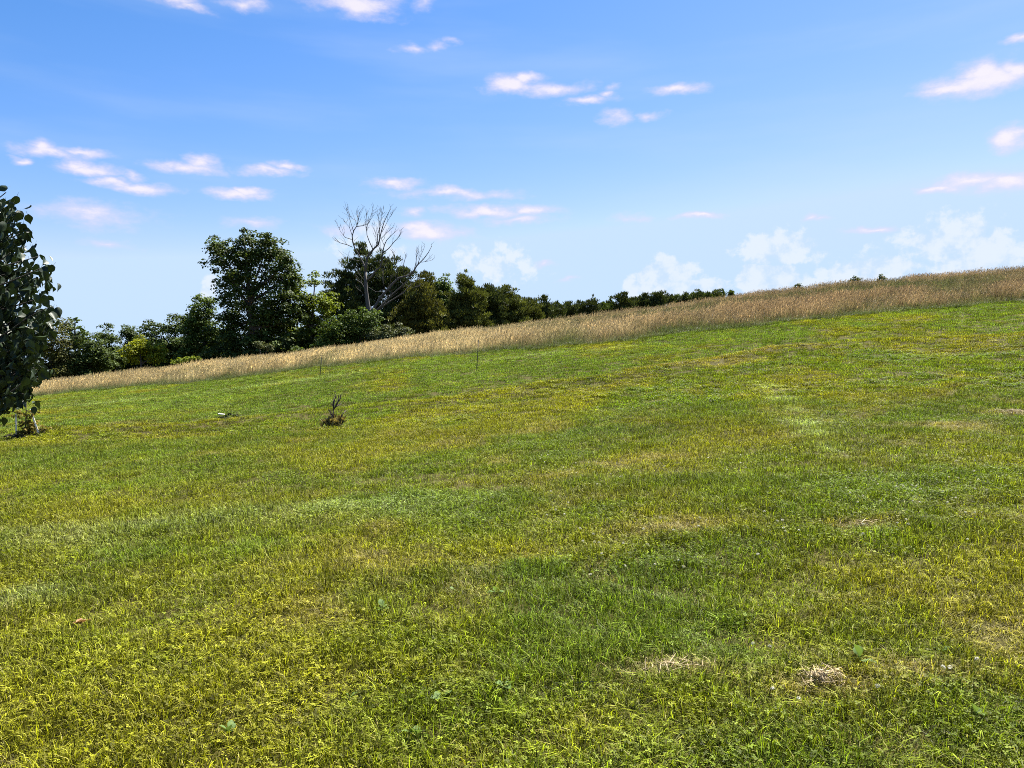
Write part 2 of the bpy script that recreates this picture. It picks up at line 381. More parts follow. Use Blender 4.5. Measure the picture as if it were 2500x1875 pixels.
def clover_tuft(name, nl, rad, h0, h1, s0, s1, flowers=0):
    V = []; T = []; Cc = []; b = 0
    for k in range(nl):
        a = rng.uniform(0, 6.283); r = rad * math.sqrt(rng.random())
        cx, cyy, h = r * math.cos(a), r * math.sin(a), rng.uniform(h0, h1); ro = rng.uniform(0, 6.283); s = rng.uniform(s0, s1); rn = rng.random()
        tx, ty = rng.normal(0, .45, 2)
        for j in range(3):
            an = ro + j * 2.094; dx, dy = math.cos(an), math.sin(an)
            for (f, w, dz) in ((0, 0, 0), (.6, .42, .12), (1., 0.0, .05), (.6, -.42, .12)):
                px, py = (dx * f - dy * w) * s, (dy * f + dx * w) * s
                V.append((cx + px, cyy + py, h + dz * s + tx * px + ty * py)); Cc.append((rn, 0, 0.02, 1))
            T += [(b, b + 1, b + 2), (b, b + 2, b + 3)]; b += 4
        V += [(cx - .0015, cyy, 0), (cx + .0015, cyy, 0), (cx, cyy, h)]; Cc += [(.4, 0, 0, 1)] * 3; T.append((b, b + 1, b + 2)); b += 3
    return bpy.data.objects.new(name, np_mesh(name, V, None, T, M_CLOVER, Cc))
def proto_collection(name, objs):
    c = bpy.data.collections.new(name)
    for o in objs: c.objects.link(o)
    return c
def scatter(name, coll, pos, rot, scl, idx, tint, mat=None):
    me = bpy.data.meshes.new(name); k = len(pos)
    me.vertices.add(k); me.vertices.foreach_set('co', np.asarray(pos, np.float32).ravel())
    def at(nm, ty, key, arr):
        a = me.attributes.new(nm, ty, 'POINT'); a.data.foreach_set(key, np.ascontiguousarray(arr).ravel())
    at('rot', 'FLOAT_VECTOR', 'vector', rot.astype(np.float32)); at('scl', 'FLOAT_VECTOR', 'vector', scl.astype(np.float32))
    at('idx', 'INT', 'value', idx.astype(np.int32)); at('tint', 'FLOAT_COLOR', 'color', np.c_[tint, np.ones(k)].astype(np.float32))
    if mat: me.materials.append(mat)
    o = obj(name, me)
    ng = bpy.data.node_groups.new(name, 'GeometryNodeTree')
    ng.interface.new_socket('Geometry', in_out='INPUT', socket_type='NodeSocketGeometry'); ng.interface.new_socket('Geometry', in_out='OUTPUT', socket_type='NodeSocketGeometry')
    gi = ng.nodes.new('NodeGroupInput'); go = ng.nodes.new('NodeGroupOutput')
    ip = ng.nodes.new('GeometryNodeInstanceOnPoints'); ci = ng.nodes.new('GeometryNodeCollectionInfo')
    ci.inputs['Collection'].default_value = coll; ci.inputs['Separate Children'].default_value = True; ci.inputs['Reset Children'].default_value = True
    def na(nm, ty):
        x = ng.nodes.new('GeometryNodeInputNamedAttribute'); x.data_type = ty; x.inputs['Name'].default_value = nm; return x.outputs['Attribute']
    er = ng.nodes.new('FunctionNodeEulerToRotation')
    L = ng.links.new
    L(gi.outputs[0], ip.inputs['Points']); L(ci.outputs[0], ip.inputs['Instance']); ip.inputs['Pick Instance'].default_value = True
    L(na('idx', 'INT'), ip.inputs['Instance Index']); L(na('rot', 'FLOAT_VECTOR'), er.inputs[0]); L(er.outputs[0], ip.inputs['Rotation'])
    L(na('scl', 'FLOAT_VECTOR'), ip.inputs['Scale']); L(ip.outputs[0], go.inputs[0])
    md = o.modifiers.new('instances', 'NODES'); md.node_group = ng
    return o

lawn_protos = proto_collection('lawn_tufts', [
    tuft('lawn_a', 22, .055, .035, .085, .002, .0042, .2, 1.2, .06, M_LAWN),
    tuft('lawn_b', 22, .055, .03, .075, .002, .0042, .3, 1.6, .15, M_LAWN),
    tuft('lawn_c', 18, .05, .06, .12, .0025, .005, .2, 1.0, .05, M_LAWN),
    tuft('lawn_d', 20, .06, .03, .07, .002, .004, .9, 2.2, .75, M_LAWN),
    clover_tuft('lawn_e', 12, .06, .02, .055, .007, .013),
    tuft('lawn_f', 60, .14, .035, .075, .004, .008, .2, 1.2, .07, M_LAWN),
    tuft('lawn_g', 60, .14, .03, .065, .004, .008, .3, 1.5, .16, M_LAWN),
    clover_tuft('lawn_h', 46, .14, .02, .05, .013, .022),
])
def wedge(n_per, y0, y1, margin=1.18, extra=1.2):
    """random points inside the view wedge (a little wider) between two depths"""
    hw = 0.667 * margin
    area = hw * (y1 ** 2 - y0 ** 2) + 2 * extra * (y1 - y0); k = int(area * n_per)
    y = np.sqrt(rng.random(int(k * 1.0)) * (y1 ** 2 - y0 ** 2) + y0 ** 2)
    x = (rng.random(len(y)) * 2 - 1) * (hw * y + extra)
    return x, y
def ell(x, y, u, v, rx, ry):
    c = ray_ground(u, v); return np.exp(-(((x - c[0]) / rx) ** 2 + ((y - c[1]) / ry) ** 2))
PALE = [(1880,945,.22,.6,.6),(1905,975,.22,.5,.65),(1935,1005,.22,.4,.7),(1965,1035,.30,.30,1.0),(1990,1060,.30,.30,.8),(2015,1095,.2,.3,.4),(350,1292,1.6,.28,.38),(600,1264,1.1,.26,.34),(820,1244,1.0,.24,.40),(150,1330,.8,.3,.3),(1000,1225,.8,.15,.5),(60,1480,.3,.25,.5),(1300,870,2.0,.5,.35),(700,935,3,.5,.4),(1500,850,1.6,.4,.35),(250,985,2.5,.6,.4)]
STRAW = [(2470,1012,.55,.35),(2000,1695,.28,.12),(1640,1660,.3,.1),(2250,1650,.25,.1),(1640,1290,.5,.2),(2100,1290,.4,.12),(1750,893,1.6,.5),(1850,860,1.5,.5),(1600,905,.8,.25),(2290,1040,.8,.3),(300,1035,.7,.5)]
DARKGREEN = [(700,1180,1.6,.7),(150,1200,1.2,.6),(1350,1390,1.0,.25),(250,1380,.5,.25),(1080,1420,.8,.2),(1930,1110,.4,.3),(1100,1780,.5,.2),(2420,1730,.4,.2)]
YELLOW = [(830,1000,1.0,.5),(380,1010,2.0,1.5),(1600,1120,2.5,1.2),(650,1400,.9,.35),(1150,1350,1.2,.4),(600,1280,1.2,.5),(1900,930,2.2,1.2),(2100,1720,.7,.3),(1500,1790,.6,.25),(2250,1400,1.2,.4),(1350,1180,1.6,.6)]
def lawn_fields(x, y):
    """colour of the turf, dryness and clover share at each place"""
    d = lip_d(x, y)
    a = fbm(x * .35, y * .22, 11, 4); b = fbm(x * 1.1, y * .8, 12, 4); cc = fbm(x * .16 + 3, y * .13, 13, 3); f = fbm(x * 4, y * 4, 14, 2)
    far = sstep(-.3, 1.0, d) * (1 - sstep(4, 9, d) * .25)
    yel = np.clip(.46 + (a - .5) * 2.6 + (b - .5) * 1.5 + (f - .5) * .6 - far * .42, 0, 1)
    yel = np.clip(yel + .35 * np.exp(-((d + .45) / .45) ** 2) - .5 * np.exp(-((d - 1.0) / .8) ** 2), 0, 1)
    for q in YELLOW: yel = np.clip(yel + .45 * ell(x, y, *q), 0, 1)
    for q in DARKGREEN: yel = np.clip(yel - .38 * ell(x, y, *q), 0, 1)
    green = np.array((.100, .148, .009)); olive = np.array((.178, .180, .010)); cool = np.array((.100, .156, .022))
    g = green * (1 - far[:, None]) + cool * far[:, None]
    t = g * (1 - yel[:, None]) + olive * yel[:, None]
    dry = np.clip((b - .62) * 2.8 + (cc - .54) * 1.4 + (f - .55) * .8, 0, .6) * (1 - .6 * far)
    for q in STRAW: dry = np.clip(dry + 1.0 * ell(x, y, *q), 0, 1)
    t = t * (1 - dry[:, None] * .6) + np.array((.23, .165, .06)) * dry[:, None] * .6
    pale = np.zeros(len(x))
    for q in PALE: pale = np.maximum(pale, q[4] * ell(x, y, *q[:4]))
    t = t * (1 - .85 * pale[:, None]) + np.array((.40, .48, .22)) * .85 * pale[:, None]
    clo = np.clip((fbm(x * .6, y * .6, 21, 3) - .42) * 3.5, 0, 1) * (1 - far)
    # bluish long-grass streaks of one grass kind
    blu = np.clip((fbm(x * .5 + 9, y * .9, 31, 3) - .58) * 5, 0, 1)[:, None]
    t = t * (1 - .5 * blu) + np.array((.110, .175, .026)) * .5 * blu
    bright = np.clip(.70 + .5 * fbm(x * .8, y * .5, 41, 3) + .35 * fbm(x * .25, y * 1.6, 42, 3) + rng.normal(0, .34, len(x)), .2, 2.6)
    return t * bright[:, None], dry, clo, blu[:, 0]
parts = []
for (dens, y0, y1, kind) in ((330, 2.2, 4.6, 0), (540, 2.2, 8.5, 0), (310, 8.5, 16, 0), (75, 16, 42, 1)):
    x, y = wedge(dens, y0, y1)
    keep = edge_d(x, y) < 0.5; x, y = x[keep], y[keep]
    t, dry, clo, blu = lawn_fields(x, y)
    # bare earth along the terrace lip
    d = lip_d(x, y); bare = np.exp(-((d - .5) / .35) ** 2) * (np.interp(x, [-3, 0, 3, 9, 12], [0, .3, .8, .8, 0])) * (fbm(x * 1.5, y * 3, 51, 2) > .52)
    keep = rng.random(len(x)) > bare * .85
    x, y, t, dry, clo, blu = (q[keep] for q in (x, y, t, dry, clo, blu)); k = len(x)
    r = rng.random(k)
    if kind == 0:
        idx = np.where(rng.random(k) < .5, 0, 1); idx = np.where(r < .12 + blu * .5, 2, idx); idx = np.where(rng.random(k) < clo * .30, 4, idx); idx = np.where(rng.random(k) < dry * .7, 3, idx)
    else:
        idx = np.where(rng.random(k) < .6, 5, 6); idx = np.where(rng.random(k) < clo * .3, 7, idx)
    rot = np.c_[rng.normal(0, .12, k), rng.normal(0, .12, k), rng.uniform(0, 6.283, k)]
    s = rng.uniform(.75, 1.3, k); h = s * (.30 + .5 * fbm(x * .9, y * .9, 61, 3) + 1.0 * fbm(x * 4.5, y * 4.5, 62, 2))
    parts.append((np.c_[x, y, Z(x, y)], rot, np.c_[s, s, h], idx, t))
parts = [np.concatenate([p[i] for p in parts]) for i in range(5)]
lg = scatter('lawn_grass', lawn_protos, *parts, mat=M_LAWN)
tag(lg, 'short mown lawn of green and yellowed grass with clover', 'grass', kind='stuff')

# ------------------------------------------------------------------ meadow
def meadow_clump(name, ns, rad, hmin, hmax, green):
    a = rng.uniform(0, 6.283, ns); r = rad * np.sqrt(rng.random(ns))
    base = np.stack([r * np.cos(a), r * np.sin(a), np.full(ns, -.02)], -1)
    d = rng.normal(0.25, 1.1, ns); direc = np.stack([np.cos(d), np.sin(d), np.zeros(ns)], -1)
    L = rng.uniform(hmin, hmax, ns); bend = rng.uniform(.05, .38, ns)
    face = rng.uniform(0, 6.283, ns); rnd = rng.random(ns)
    V, Q, T, Cc = ribbons(base, direc, L, rng.uniform(.004, .007, ns), bend, face, rnd, rng.uniform(.0, .35, ns))
    # seed heads: slim lozenges in two crossed blades near the tip
    tip = V.reshape(ns, 5, 3)[:, 4]; mid = V.reshape(ns, 5, 3)[:, 2]
    ax = tip - mid; ax /= np.linalg.norm(ax, axis=1)[:, None]
    hl = rng.uniform(.06, .16, ns)[:, None]; hw = rng.uniform(.004, .010, ns)[:, None]
    Vs = [V]; Qs = [Q]; Ts = [T]; Cs = [Cc]; b = len(V)
    for off in (0, 1.57):
        s2 = np.stack([np.cos(face + off), np.sin(face + off), np.zeros(ns)], -1)
        h = np.stack([tip - ax * hl, tip - ax * hl * .45 + s2 * hw, tip + ax * hl * .3, tip - ax * hl * .45 - s2 * hw], 1)
        Vs.append(h.reshape(-1, 3)); Qs.append(b + np.arange(ns * 4).reshape(-1, 4)); b += ns * 4
        Cs.append(np.stack([np.repeat(rnd[:, None], 4, 1), np.zeros((ns, 4)), np.repeat(rng.uniform(.0, .22, ns)[:, None], 4, 1), np.ones((ns, 4))], -1).reshape(-1, 4))
    # leafy lower blades
    nl = int(ns * green); a = rng.uniform(0, 6.283, nl); r = rad * np.sqrt(rng.random(nl))
    base = np.stack([r * np.cos(a), r * np.sin(a), np.full(nl, -.02)], -1); d = rng.uniform(0, 6.283, nl)
    v, q, t, c = ribbons(base, np.stack([np.cos(d), np.sin(d), np.zeros(nl)], -1), rng.uniform(.2, .55, nl), rng.uniform(.006, .012, nl), rng.uniform(.2, .9, nl), rng.uniform(0, 6.283, nl), rng.random(nl), rng.uniform(-.0, .1, nl), .85)
    Vs.append(v); Qs.append(q + b); Ts.append(t + b); Cs.append(c)
    return bpy.data.objects.new(name, np_mesh(name, np.concatenate(Vs), np.concatenate(Qs), np.concatenate(Ts), M_MEADOW, np.concatenate(Cs)))
meadow_protos = proto_collection('meadow_clumps', [meadow_clump('meadow_a', 34, .30, .5, .92, .8), meadow_clump('meadow_b', 34, .30, .5, .98, .7), meadow_clump('meadow_c', 18, .28, .4, .85, 2.0),
    meadow_clump('meadow_d', 8, .3, .3, .55, 6.0)])
xs, ys = [], []
k = 60000
x = rng.uniform(-36, 50, k); y = rng.uniform(28, 72, k)
ed = edge_d(x, y); cd = y - ybelow(CREST_XY, x)
keep = (ed > 0) & (cd < 7) & (np.abs(x) < .667 * 1.25 * y + 3)
keep &= rng.random(k) < np.where(ed < 5, 1.0, .62)
x, y, ed, cd = x[keep], y[keep], ed[keep], cd[keep]; k = len(x)
uu = x / y * F + U0
right = sstep(1000, 1900, uu)
t = np.array((.60, .49, .285)) * (1 - right[:, None]) + np.array((.345, .245, .140)) * right[:, None]
# a greener belt half way up the slope, broadening to the right
belt = np.exp(-((ed - (9 + 3 * fbm(x * .2, y * .2, 71, 2))) / 3.0) ** 2) * sstep(1050, 1400, uu) * (.65 + 1.0 * fbm(x * .5, y * .5, 72, 2))
belt = np.clip(belt * 1.25 + 1.0 * np.exp(-(ed / .85) ** 2) + np.clip((fbm(x * .35, y * .6, 73, 3) - .52) * 4, 0, .8), 0, 1)
belt = np.clip(belt + .7 * np.exp(-((cd - 2) / 2.5) ** 2) * (1 - sstep(350, 500, uu)), 0, 1)
t = t * (1 - belt[:, None]) + np.array((.066, .088, .020)) * belt[:, None]
t *= np.clip(.45 + .6 * fbm(x * .6, y * .6, 74, 3) + .55 * fbm(x * .3, y * 1.2, 76, 3) + rng.normal(0, .28, k), .3, 2.0)[:, None]
idx = rng.integers(0, 2, k); idx = np.where(rng.random(k) < belt * .9, 2, idx); idx = np.where(rng.random(k) < belt * .35, 3, idx); idx = np.where((ed < 1.0) & (rng.random(k) < .8), 3, idx)
s = rng.uniform(.85, 1.15, k); hgt = s * (.40 + .42 * sstep(0, 1.6, ed)) * (.80 + .4 * fbm(x * .5, y * .5, 75, 2)) * (1 - .22 * belt)
rot = np.c_[rng.normal(0, .08, k), rng.normal(.10, .10, k), rng.normal(0, .5, k)]
mg = scatter('meadow_grass', meadow_protos, np.c_[x, y, Z(x, y)], rot, np.c_[s, s, hgt], idx, t, mat=M_MEADOW)
tag(mg, 'tall uncut straw coloured meadow grass on the slope above the lawn', 'meadow grass', kind='stuff')
print('lawn', len(parts[0]), 'meadow', k)

# ------------------------------------------------------------------ trees
def leaf_cloud(pos, nrm, size, aspect, rnd, second, axis=None):
    """folded rhombic leaves: 4 verts, 2 tris each"""
    n = len(pos)
    nrm = nrm / (np.linalg.norm(nrm, axis=1)[:, None] + 1e-9)
    a = rng.normal(size=(n, 3)) if axis is None else axis
    a = a - nrm * (a * nrm).sum(1)[:, None]; a /= np.linalg.norm(a, axis=1)[:, None] + 1e-9
    b = np.cross(nrm, a)
    L = size[:, None]; W = (size * aspect)[:, None]
    v = np.stack([pos - a * L * .5, pos + b * W * .5 + nrm * W * .13 + a * L * .05, pos + a * L * .5, pos - b * W * .5 + nrm * W * .13 + a * L * .05], 1)
    i = np.arange(n)[:, None] * 4
    t = np.concatenate([i + np.array([0, 2, 1]), i + np.array([0, 3, 2])])
    c = np.stack([np.repeat(rnd[:, None], 4, 1), np.repeat(second[:, None], 4, 1), np.zeros((n, 4)), np.ones((n, 4))], -1)
    return v.reshape(-1, 3), t, c.reshape(-1, 4)
def ball(n):
    d = rng.normal(size=(n, 3)); return d / np.linalg.norm(d, axis=1)[:, None]
def crown_mesh(name, lobes, mat, kind='broad', leaf=.2, dens=1.0, puff=.6, secp=.0):
    """lobes: (centre xyz, rx, ry, rz) local metres"""
    Vs, Ts, Cs, b = [], [], [], 0
    for (c, rx, ry, rz) in lobes:
        c = np.array(c)
        npf = max(5, int(8.5 * (rx * rz + rx * ry + ry * rz) / 3 / (puff ** 2) * dens))
        dr = ball(npf); rr = rng.random(npf) ** (1 / 2.6)
        pc = c + dr * rr[:, None] * np.array((rx, ry, rz)) * (1 + .16 * rng.normal(size=npf))[:, None]
        pr = puff * rng.uniform(.55, 1.25, npf) * min(1, min(rx, rz) / puff * .9)
        for k in range(npf):
            m = max(10, int((46 if kind == 'broad' else 60) * (pr[k] / leaf / 2.6) ** 2))
            d = ball(m); d[:, 2] = np.where(rng.random(m) < .6, np.abs(d[:, 2]), d[:, 2])
            r = pr[k] * rng.random(m) ** .5
            pos = pc[k] + d * r[:, None] * np.array((1, 1, .62))
            rv = np.clip(.5 + .28 * rng.normal(size=m) + .2 * rng.normal(), 0, 1); sc = np.where(rng.random(m) < secp, rng.uniform(.3, 1, m), 0)
            if kind == 'broad':
                nr = d * .7 + np.array((0, 0, .75)) + rng.normal(0, .55, (m, 3))
                v, t, cc = leaf_cloud(pos, nr, leaf * rng.uniform(.6, 1.3, m), .75, rv, sc)
            else:
                ax = d * .8 + np.array((0, 0, .85)) + rng.normal(0, .25, (m, 3)); nr = rng.normal(size=(m, 3)) + np.array((0, 0, .5))
                ax /= np.linalg.norm(ax, axis=1)[:, None]; nr = nr - ax * (nr * ax).sum(1)[:, None]
                v, t, cc = leaf_cloud(pos, nr, leaf * rng.uniform(1.0, 2.1, m), .27, rv, sc, axis=ax)
            Vs.append(v); Ts.append(t + b); Cs.append(cc); b += len(v)
    return np_mesh(name, np.concatenate(Vs), None, np.concatenate(Ts), mat, np.concatenate(Cs))
MATS = {
 'dark': leaf_material('leaf_dark_green', (.056, .082, .018), .6, .25),
 'mid': leaf_material('leaf_mid_green', (.068, .105, .020), .6, .32),
 'light': leaf_material('leaf_light_green', (.125, .165, .018), .6, .40),
 'olive': leaf_material('leaf_olive_green', (.075, .080, .020), .6, .28),
 'grey': leaf_material('leaf_grey_green', (.080, .095, .040), .5, .28),
 'yellow': leaf_material('leaf_yellow_green', (.20, .225, .015), .5, .42),
 'pine': leaf_material('needle_dark_green', (.052, .068, .020), .6, .18),
 'pinelight': leaf_material('needle_mid_green', (.080, .095, .022), .6, .22),
}
def tree(name, label, lobes_px, y, mat, kind='broad', leaf=.2, dens=1.0, puff=.6, depth=1.0, trunk=True, group=None, cat='tree', secp=0.0, base_u=None, skirt=True):
    us = [l[0] for l in lobes_px]; u0 = base_u if base_u is not None else sum(l[0] * l[2] * l[3] for l in lobes_px) / sum(l[2] * l[3] for l in lobes_px)
    x0 = (u0 - U0) / F * y; z0 = G(x0, y)
    root = empty(name, (x0, y, z0), label, cat, group)
    lobes = []
    for l in lobes_px:
        p = P(l[0], l[1], y) - np.array((x0, y, z0)); rx = l[2] / F * y; rz = l[3] / F * y; ry = (rx * .6 + rz * .4) * depth
        off = (l[4] if len(l) > 4 else rng.uniform(-.5, .5) * rx)
        p[2] = max(p[2], rz * .3)
        lobes.append((p + np.array((0, off, 0)), rx * .92, ry, rz * .92))
    if skirt:
        zl = min(l[0][2] - l[3] for l in lobes)
        xa = min(l[0][0] - l[1] for l in lobes); xb = max(l[0][0] + l[1] for l in lobes)
        if zl > -.2 or True:
            hz = min(max(zl + 1.2, 1.0) * .62, .40 * max(l[0][2] + l[3] for l in lobes))
            for k_ in range(3): lobes.append((np.array((xa + (xb - xa) * (.22 + .28 * k_), rng.uniform(-.6, .6), hz * .75)), (xb - xa) * .27, (xb - xa) * .34, hz))
    obj('crown', crown_mesh(name + '_crown', lobes, MATS[mat], kind, leaf, dens, puff, secp), root)
    if trunk:
        top = max(l[0][2] + l[3] * .1 for l in lobes); hi = max(lobes, key=lambda l: l[0][2])[0]
        mb = MB(); r0 = .02 * top + .04
        pth = [Vector((0, 0, -.3)), Vector((hi[0] * .15, hi[1] * .2, top * .3)), Vector((hi[0] * .5, hi[1] * .6, top * .6)), Vector((hi[0], hi[1], top))]
        mb.tube(pth, [r0 * 1.25, r0, r0 * .6, r0 * .15], 8)
        for (c, rx, ry, rz) in lobes:
            s = pth[1].lerp(pth[2], rng.random()); e = Vector(c); m = s.lerp(e, .5) + Vector((0, 0, -.15 * rx))
            mb.tube([s, m, e], [r0 * .5, r0 * .3, .02], 5, False)
        obj('trunk', mb.mesh(name + '_trunk', M_BARK), root)
    return root

# big maple and its neighbours
tree('maple_tree', 'largest leafy dark green tree, left of the bare dead tree', [
 (540,635,34,60),(600,625,46,58),(652,632,42,58),(697,672,36,56),(590,715,70,70),(672,745,66,72),(560,790,46,56),(630,800,60,56),(598,585,16,24),(525,600,16,26),(655,592,22,24),(700,640,24,34),(715,780,38,60)],
 62, 'dark', leaf=.21, puff=.62, base_u=620, secp=.0)
tree('young_maple_tree', 'lower bushy tree leaning on the left flank of the largest tree', [(505,735,20,28),(490,775,36,46),(515,800,34,44),(470,815,26,34)], 64, 'mid', leaf=.2)
tree('yellowish_maple_tree', 'bright green leafy tree between the largest tree and the dead tree', [(742,735,32,50),(768,690,14,32),(775,770,42,48),(735,800,44,46),(800,735,26,34),(720,690,16,24)], 64, 'light', leaf=.19)
tree('pine_tree', 'tall dark pine directly behind the dead tree', [(882,632,24,40),(845,680,38,44),(905,690,46,58),(945,670,40,50),(985,698,40,54),(830,740,44,60),(880,750,60,64),(960,760,64,62)], 69, 'pine', 'pine', leaf=.2, puff=.55)
tree('roadside_shrub', 'rounded green shrub growing at the foot of the dead tree', [(850,800,40,46),(900,790,42,40),(820,815,36,40)], 58.5, 'mid', leaf=.17, puff=.45, trunk=True, cat='shrub')
tree('greyish_shrub', 'low grey green shrub at the meadow edge right of the dead tree foot', [(950,818,34,26),(985,812,26,22),(920,822,26,22)], 57.5, 'grey', leaf=.13, puff=.35, cat='shrub')
tree('spruce_tree', 'olive green spruce just right of the dead tree', [(1035,690,26,34),(1030,735,44,46),(1050,770,46,44),(1000,770,36,46),(1040,800,50,34)], 65, 'olive', 'pine', leaf=.18, puff=.5)
tree('pale_topped_tree', 'pale green tree peering over behind the olive spruce', [(1072,695,24,26),(1090,720,26,34),(1060,740,30,40)], 71, 'mid', leaf=.2)
tree('feathery_pine_tree', 'bushy pine with feathery pale crest in the middle of the row', [(1138,690,22,26),(1125,725,38,36),(1160,735,38,38),(1120,765,36,32),(1150,780,40,26)], 68, 'pinelight', 'pine', leaf=.17, puff=.45)
tree('slim_pine_tree', 'slim spiky pine third from the right end of the tall row', [(1190,712,18,24),(1195,738,36,32),(1185,770,38,28),(1215,735,24,26)], 71, 'pine', 'pine', leaf=.17, puff=.42)
tree('rounded_pine_tree', 'rounded pine second from the right end of the tall row', [(1240,715,18,20),(1240,742,36,30),(1225,768,34,22),(1270,748,30,28)], 72, 'pinelight', 'pine', leaf=.17, puff=.42)
tree('small_pine_tree', 'small pine at the right end of the tall row', [(1288,748,24,22),(1308,758,22,18),(1275,765,24,18)], 74, 'pinelight', 'pine', leaf=.16, puff=.4)
# left hand row
tree('olive_tree_row', 'brownish olive tree showing just past the near leafy tree', [(120,790,40,34),(140,840,42,44),(110,880,50,36),(155,885,26,30)], 60, 'olive', leaf=.17).name = 'olive_tree'
tree('sumac_tree', 'thin open topped tree with flat sprays beside the olive tree', [(188,782,22,7),(205,805,18,8),(170,800,20,12),(185,830,28,26)], 66, 'mid', leaf=.2, puff=.4)
tree('dark_round_tree', 'dark round headed tree left of the yellow bush', [(220,840,40,30),(205,875,40,28),(245,875,28,26)], 61, 'dark', leaf=.17)
tree('grey_topped_tree', 'dark tree with a thin grey green top behind the yellow bush', [(262,802,24,12),(268,835,28,28),(275,870,26,28)], 67, 'dark', leaf=.18)
tree('yellow_bush', 'bright yellow green bush at the meadow edge', [(335,845,32,26),(365,860,32,26),(320,865,28,24),(380,875,20,16)], 57, 'yellow', leaf=.16, puff=.4, cat='bush', skirt=False)
tree('low_dark_tree', 'low dark tree rising over the left half of the yellow bush', [(317,812,26,22),(330,840,30,26)], 70, 'dark', leaf=.18)
tree('blue_green_tree', 'blue green tree rising over the right half of the yellow bush', [(358,805,24,22),(375,840,30,30),(395,802,20,20)], 71, 'dark', leaf=.19)
tree('hedge_tree', 'dense dark tree right of the yellow bush', [(425,800,26,34),(410,850,34,30),(445,850,36,32)], 68, 'dark', leaf=.19)
tree('knobbly_tree', 'dark tree with two knobbly tops left of the young maple', [(455,785,20,24),(478,800,24,34),(465,840,34,30)], 70, 'dark', leaf=.2)
tree('goldenrod_patch', 'low light green leafy weeds at the edge right of the yellow bush', [(425,884,18,7),(450,880,18,8),(475,876,16,7)], 53, 'light', leaf=.12, puff=.22, trunk=False, cat='weeds', skirt=False)
tree('understory_shrub', 'small shrub half hidden in tall grass below the largest tree', [(630,842,16,12),(655,846,14,10)], 56, 'grey', leaf=.12, puff=.25, cat='shrub', skirt=False)
for (lob_, y_, lab_) in (([(520,825,40,30),(570,832,44,30)], 70, 'dark thicket behind the left foot of the largest tree'), ([(640,822,44,30),(690,815,40,32)], 71, 'dark thicket behind the right foot of the largest tree'),
        ([(750,815,44,32),(800,808,40,34)], 72, 'dark thicket behind the bright green tree'), ([(230,880,44,22),(285,875,40,24)], 72, 'low dark thicket behind the left end of the yellow bush'), ([(360,865,44,26),(430,860,50,30)], 74, 'low dark thicket behind the right end of the yellow bush')):
    tree('thicket', lab_, lob_, y_, 'dark', leaf=.22, puff=.6, trunk=False, cat='shrub', group='dark thickets behind the trees')
for (lob_, y_, lab_) in (([(1010,735,40,42),(1075,728,42,40),(1100,760,40,34)], 77, 'dark pine thicket filling the row behind the olive spruce'), ([(1160,735,44,36),(1215,742,44,34),(1190,770,50,28)], 78, 'dark pine thicket filling the row behind the slim pine'), ([(1270,752,40,26),(1320,757,34,22),(1355,760,28,18)], 82, 'dark pine thicket where the tall row tapers off')):
    tree('pine_thicket', lab_, lob_, y_, 'pine', 'pine', leaf=.2, puff=.5, trunk=False, cat='shrub', group='pine thickets in the row')
for (us_, lab_) in ((range(1340, 1560, 22), 'low dark hedge joining the distant pines on the left half'), (range(1560, 1760, 22), 'low dark hedge joining the distant treetops on the right half')):
    lob_ = [(u_, float(np.interp(u_, [q[0] for q in CREST], [q[1] for q in CREST])) - 2 + 4 * math.sin(u_ * .37), 16, 16 - (u_ - 1340) * .012) for u_ in us_]
    tree('distant_hedge', lab_, lob_, 108, 'dark', 'pine', leaf=.24, puff=.5, trunk=False, cat='hedge', group='distant hedges along the crest')
# far row over the crest
far = [(1328,722,22,80),(1361,736,16,84),(1390,736,18,88),(1418,737,16,92),(1446,726,17,92),(1475,738,13,95),(1491,725,13,96),(1522,714,22,96),(1548,723,14,100),(1577,712,17,100),(1609,711,22,100),(1642,722,16,106),(1670,717,17,106),(1707,709,16,104),(1727,715,12,104),(1748,710,14,106),(1786,710,10,104)]
desc = ['spiky dark pine first past the tall row', 'low dark pine second past the tall row', 'small round pine third past the tall row', 'small pine fourth past the tall row',
 'taller bushy pine fifth past the tall row', 'low gap filling tree sixth past the tall row', 'narrow dark pine seventh past the tall row', 'largest broad pine of the distant row', 'small pine right beside the largest distant pine',
 'two tipped dark pine in the distant row', 'broad dark pine at the right of the distant clump', 'low tree just past the broad distant clump', 'low bushy tree right of the distant clump', 'spiky treetop over the crest further right', 'tiny treetop between two spiky ones on the crest', 'rounded treetop near the right end of the distant row', 'lone tiny treetop at the right end of the distant row']
for (u, vt, hw, y), ds in zip(far, desc):
    cv_ = float(np.interp(u, [q[0] for q in CREST], [q[1] for q in CREST]))
    hh = max(cv_ - vt + 14, 22); vt -= 3; lob = [(u, vt + hh * .25, hw * .5, hh * .28), (u - hw * .3, vt + hh * .52, hw * .8, hh * .38), (u + hw * .35, vt + hh * .55, hw * .8, hh * .36), (u, vt + hh * .9, hw * 1.25, hh * .4)]
    tree('distant_tree', ds, lob, y, 'pine' if hw > 13 else 'dark', 'pine', leaf=.24, puff=.5, group='distant trees along the crest')
for (u, vt, hw, y, ds) in ((1947,694,12,72,'dark bush top showing above the crest at mid right'), (2088,675,14,70,'larger dark bush top on the right skyline'), (2150,671,11,69,'rightmost small bush top on the skyline')):
    tree('skyline_bush', ds, [(u, vt + 5, hw * .7, 6), (u + hw * .4, vt + 12, hw * .8, 9), (u - hw * .5, vt + 14, hw * .6, 8)], y, 'dark', leaf=.15, puff=.24, cat='bush', group='bush tops on the skyline', skirt=False)

